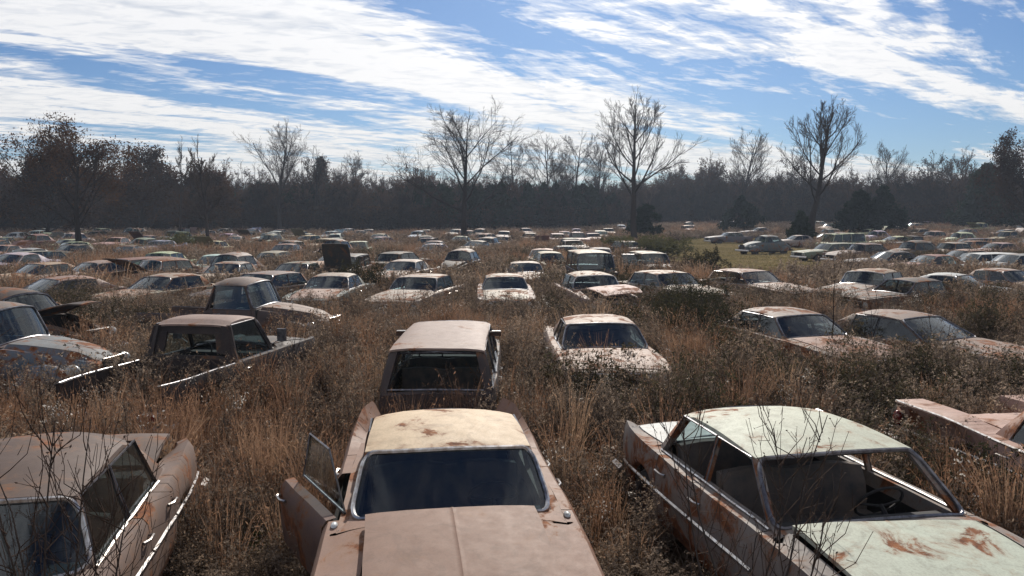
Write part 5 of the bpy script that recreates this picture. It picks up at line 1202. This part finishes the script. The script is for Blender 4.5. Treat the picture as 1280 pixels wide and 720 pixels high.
for _ in range(5200):
    r = math.sqrt(g.uniform(9**2, 62**2)); a = g.uniform(-R(44), R(44)); x, y = r*math.sin(a), r*math.cos(a)
    if pn(x, y, .13, 41)+.35*pn(x, y, .5, 12)+(.16 if x > 1 else 0) < .24 or inside_car(x, y, .25) or in_clear(x, y) < 1.1: continue
    s_ = g.uniform(.6, 1.15); pts.append((x, y, ground(x, y)-.03)); rot.append((0, 0, g.uniform(0, 6.28))); scl.append((s_, s_, s_*g.uniform(.8, 1.1))); idx.append(g.choice((0, 1, 2)))
print('scrub', len(pts)); scatter('scrub_undergrowth', [scrub_mesh(i) for i in (81, 82, 83)], pts, rot, scl, idx)
pts, rot, scl, idx = [], [], [], []; g = random.Random(5)
for _ in range(16000):
    x, y = 20.5+g.uniform(-24, 24), 74+g.uniform(-40, 40)
    if in_clear(x, y) > 1.08 or inside_car(x, y): continue
    pts.append((x, y, ground(x, y))); rot.append((0, 0, g.uniform(0, 6.28))); s_ = g.uniform(.7, 1.4); scl.append((s_*1.6, s_*1.6, s_*.6)); idx.append(g.choice((0, 1)))
scatter('clearing_grass', [clump_green(61, 70, .22, .35, 'short_pasture_grass', 0, .012), clump_green(62, 70, .20, .35, 'short_pasture_grass', 0, .012)], pts, rot, scl, idx)

# ------------------------------------------------------------------ the far wood, one mass
fm = []
for i, (sd_, H, kw) in enumerate([(101, 9.5, dict(limbs=12, trunk_frac=.12)), (102, 8.5, dict(limbs=12, spread=1., trunk_frac=.1)), (103, 10.5, dict(limbs=11, spread=.7, trunk_frac=.2)), (104, 8, dict(limbs=13, spread=1., trunk_frac=.08))]):
    W_, T_, tips = grow(sd_, H, .17, sub=(6, 5, 3), tipr=.014, **kw)
    g2 = np.random.default_rng(sd_); k = 1500 if i == 3 else 500; T_.quads(tips[g2.integers(0, len(tips), k)]+g2.normal(size=(k, 3))*.2, .10, g2, 1)
    for a_ in (W_,): T_.V += [v_ for v_ in a_.V]; T_.F += [f_+T_.n for f_ in a_.F]; T_.m += a_.m; T_.n += a_.n
    fm.append(T_.mesh('wood_tree', ['bare_twigs', 'brown_oak_leaves']))
fm.append(cedar_mesh(105, 7.5, 2.2, 3000, .22)[1])
def brush_mesh(seed):
    g = np.random.default_rng(seed); b = Bulk()
    for i in range(70):
        a = g.random()*6.28; q = 2.0*math.sqrt(g.random()); p = np.array([math.cos(a)*q, math.sin(a)*q, 0]); hh = g.uniform(1.2, 4.6); e = p+[g.normal()*.7, g.normal()*.7, hh]; b.tube([p, (p+e)/2+g.normal(size=3)*.15, e], [.035, .022, .010], 3)
        for k in range(8):
            t = g.uniform(.15, 1); c = p+(e-p)*t; d = g.normal(size=3)*.6+[0, 0, .5]; b.tube([c, c+d*.7], [.014, .007], 3)
    c = np.stack([g.normal(size=1500)*1.2, g.normal(size=1500)*1.2, g.random(1500)**1.2*4.], 1); b.quads(c, .13, g, 1); return b.mesh('wood_brush', ['bare_twigs', 'brown_oak_leaves'])
fm += [brush_mesh(106), brush_mesh(107)]
pts, rot, scl, idx = [], [], [], []; g = random.Random(9)
for q in range(8200):
    a = g.uniform(-R(58), R(58)); r = 136+26*sst(R(4), R(11), a)+66*g.random()**1.2+7*math.sin(a*9)
    x, y = r*math.sin(a), r*math.cos(a); k = g.random()
    if r < 160 and k > .5 or k > .76: i = g.choice((5, 6)); s_ = g.uniform(.8, 1.25)
    elif pn(x, y, .03, 2) > .12 and k < .3: i = 4; s_ = g.uniform(.7, 1.1)
    else: i = g.choice((0, 1, 2, 3)); s_ = g.uniform(.66, 1.05)*(1+.35*pn(x, y, .03, 7))*(1.38 if g.random() < .10 else 1)
    pts.append((x, y, ground(x, y)-.1)); rot.append((0, 0, g.uniform(0, 6.28))); scl.append((s_, s_, s_)); idx.append(i)
scatter('far_woods', fm, pts, rot, scl, idx)

# ------------------------------------------------------------------ air
if HAZE > 0:
    hb = MB(); hb.box(-300, 300, -40, 330, -2.5, 26, 'haze'); m, nt = new_mat('thin_haze'); M['haze'] = m
    pv = N(nt, 'ShaderNodeVolumePrincipled'); pv.inputs['Color'].default_value = (.62, .74, .92, 1); pv.inputs['Density'].default_value = HAZE; pv.inputs['Anisotropy'].default_value = .3
    o_ = N(nt, 'ShaderNodeOutputMaterial'); L(nt, pv.outputs[0], o_.inputs[1]); tag(add_obj('haze', mesh_from('haze_box', hb.v, hb.f, hb.m, False)), kind='stuff')
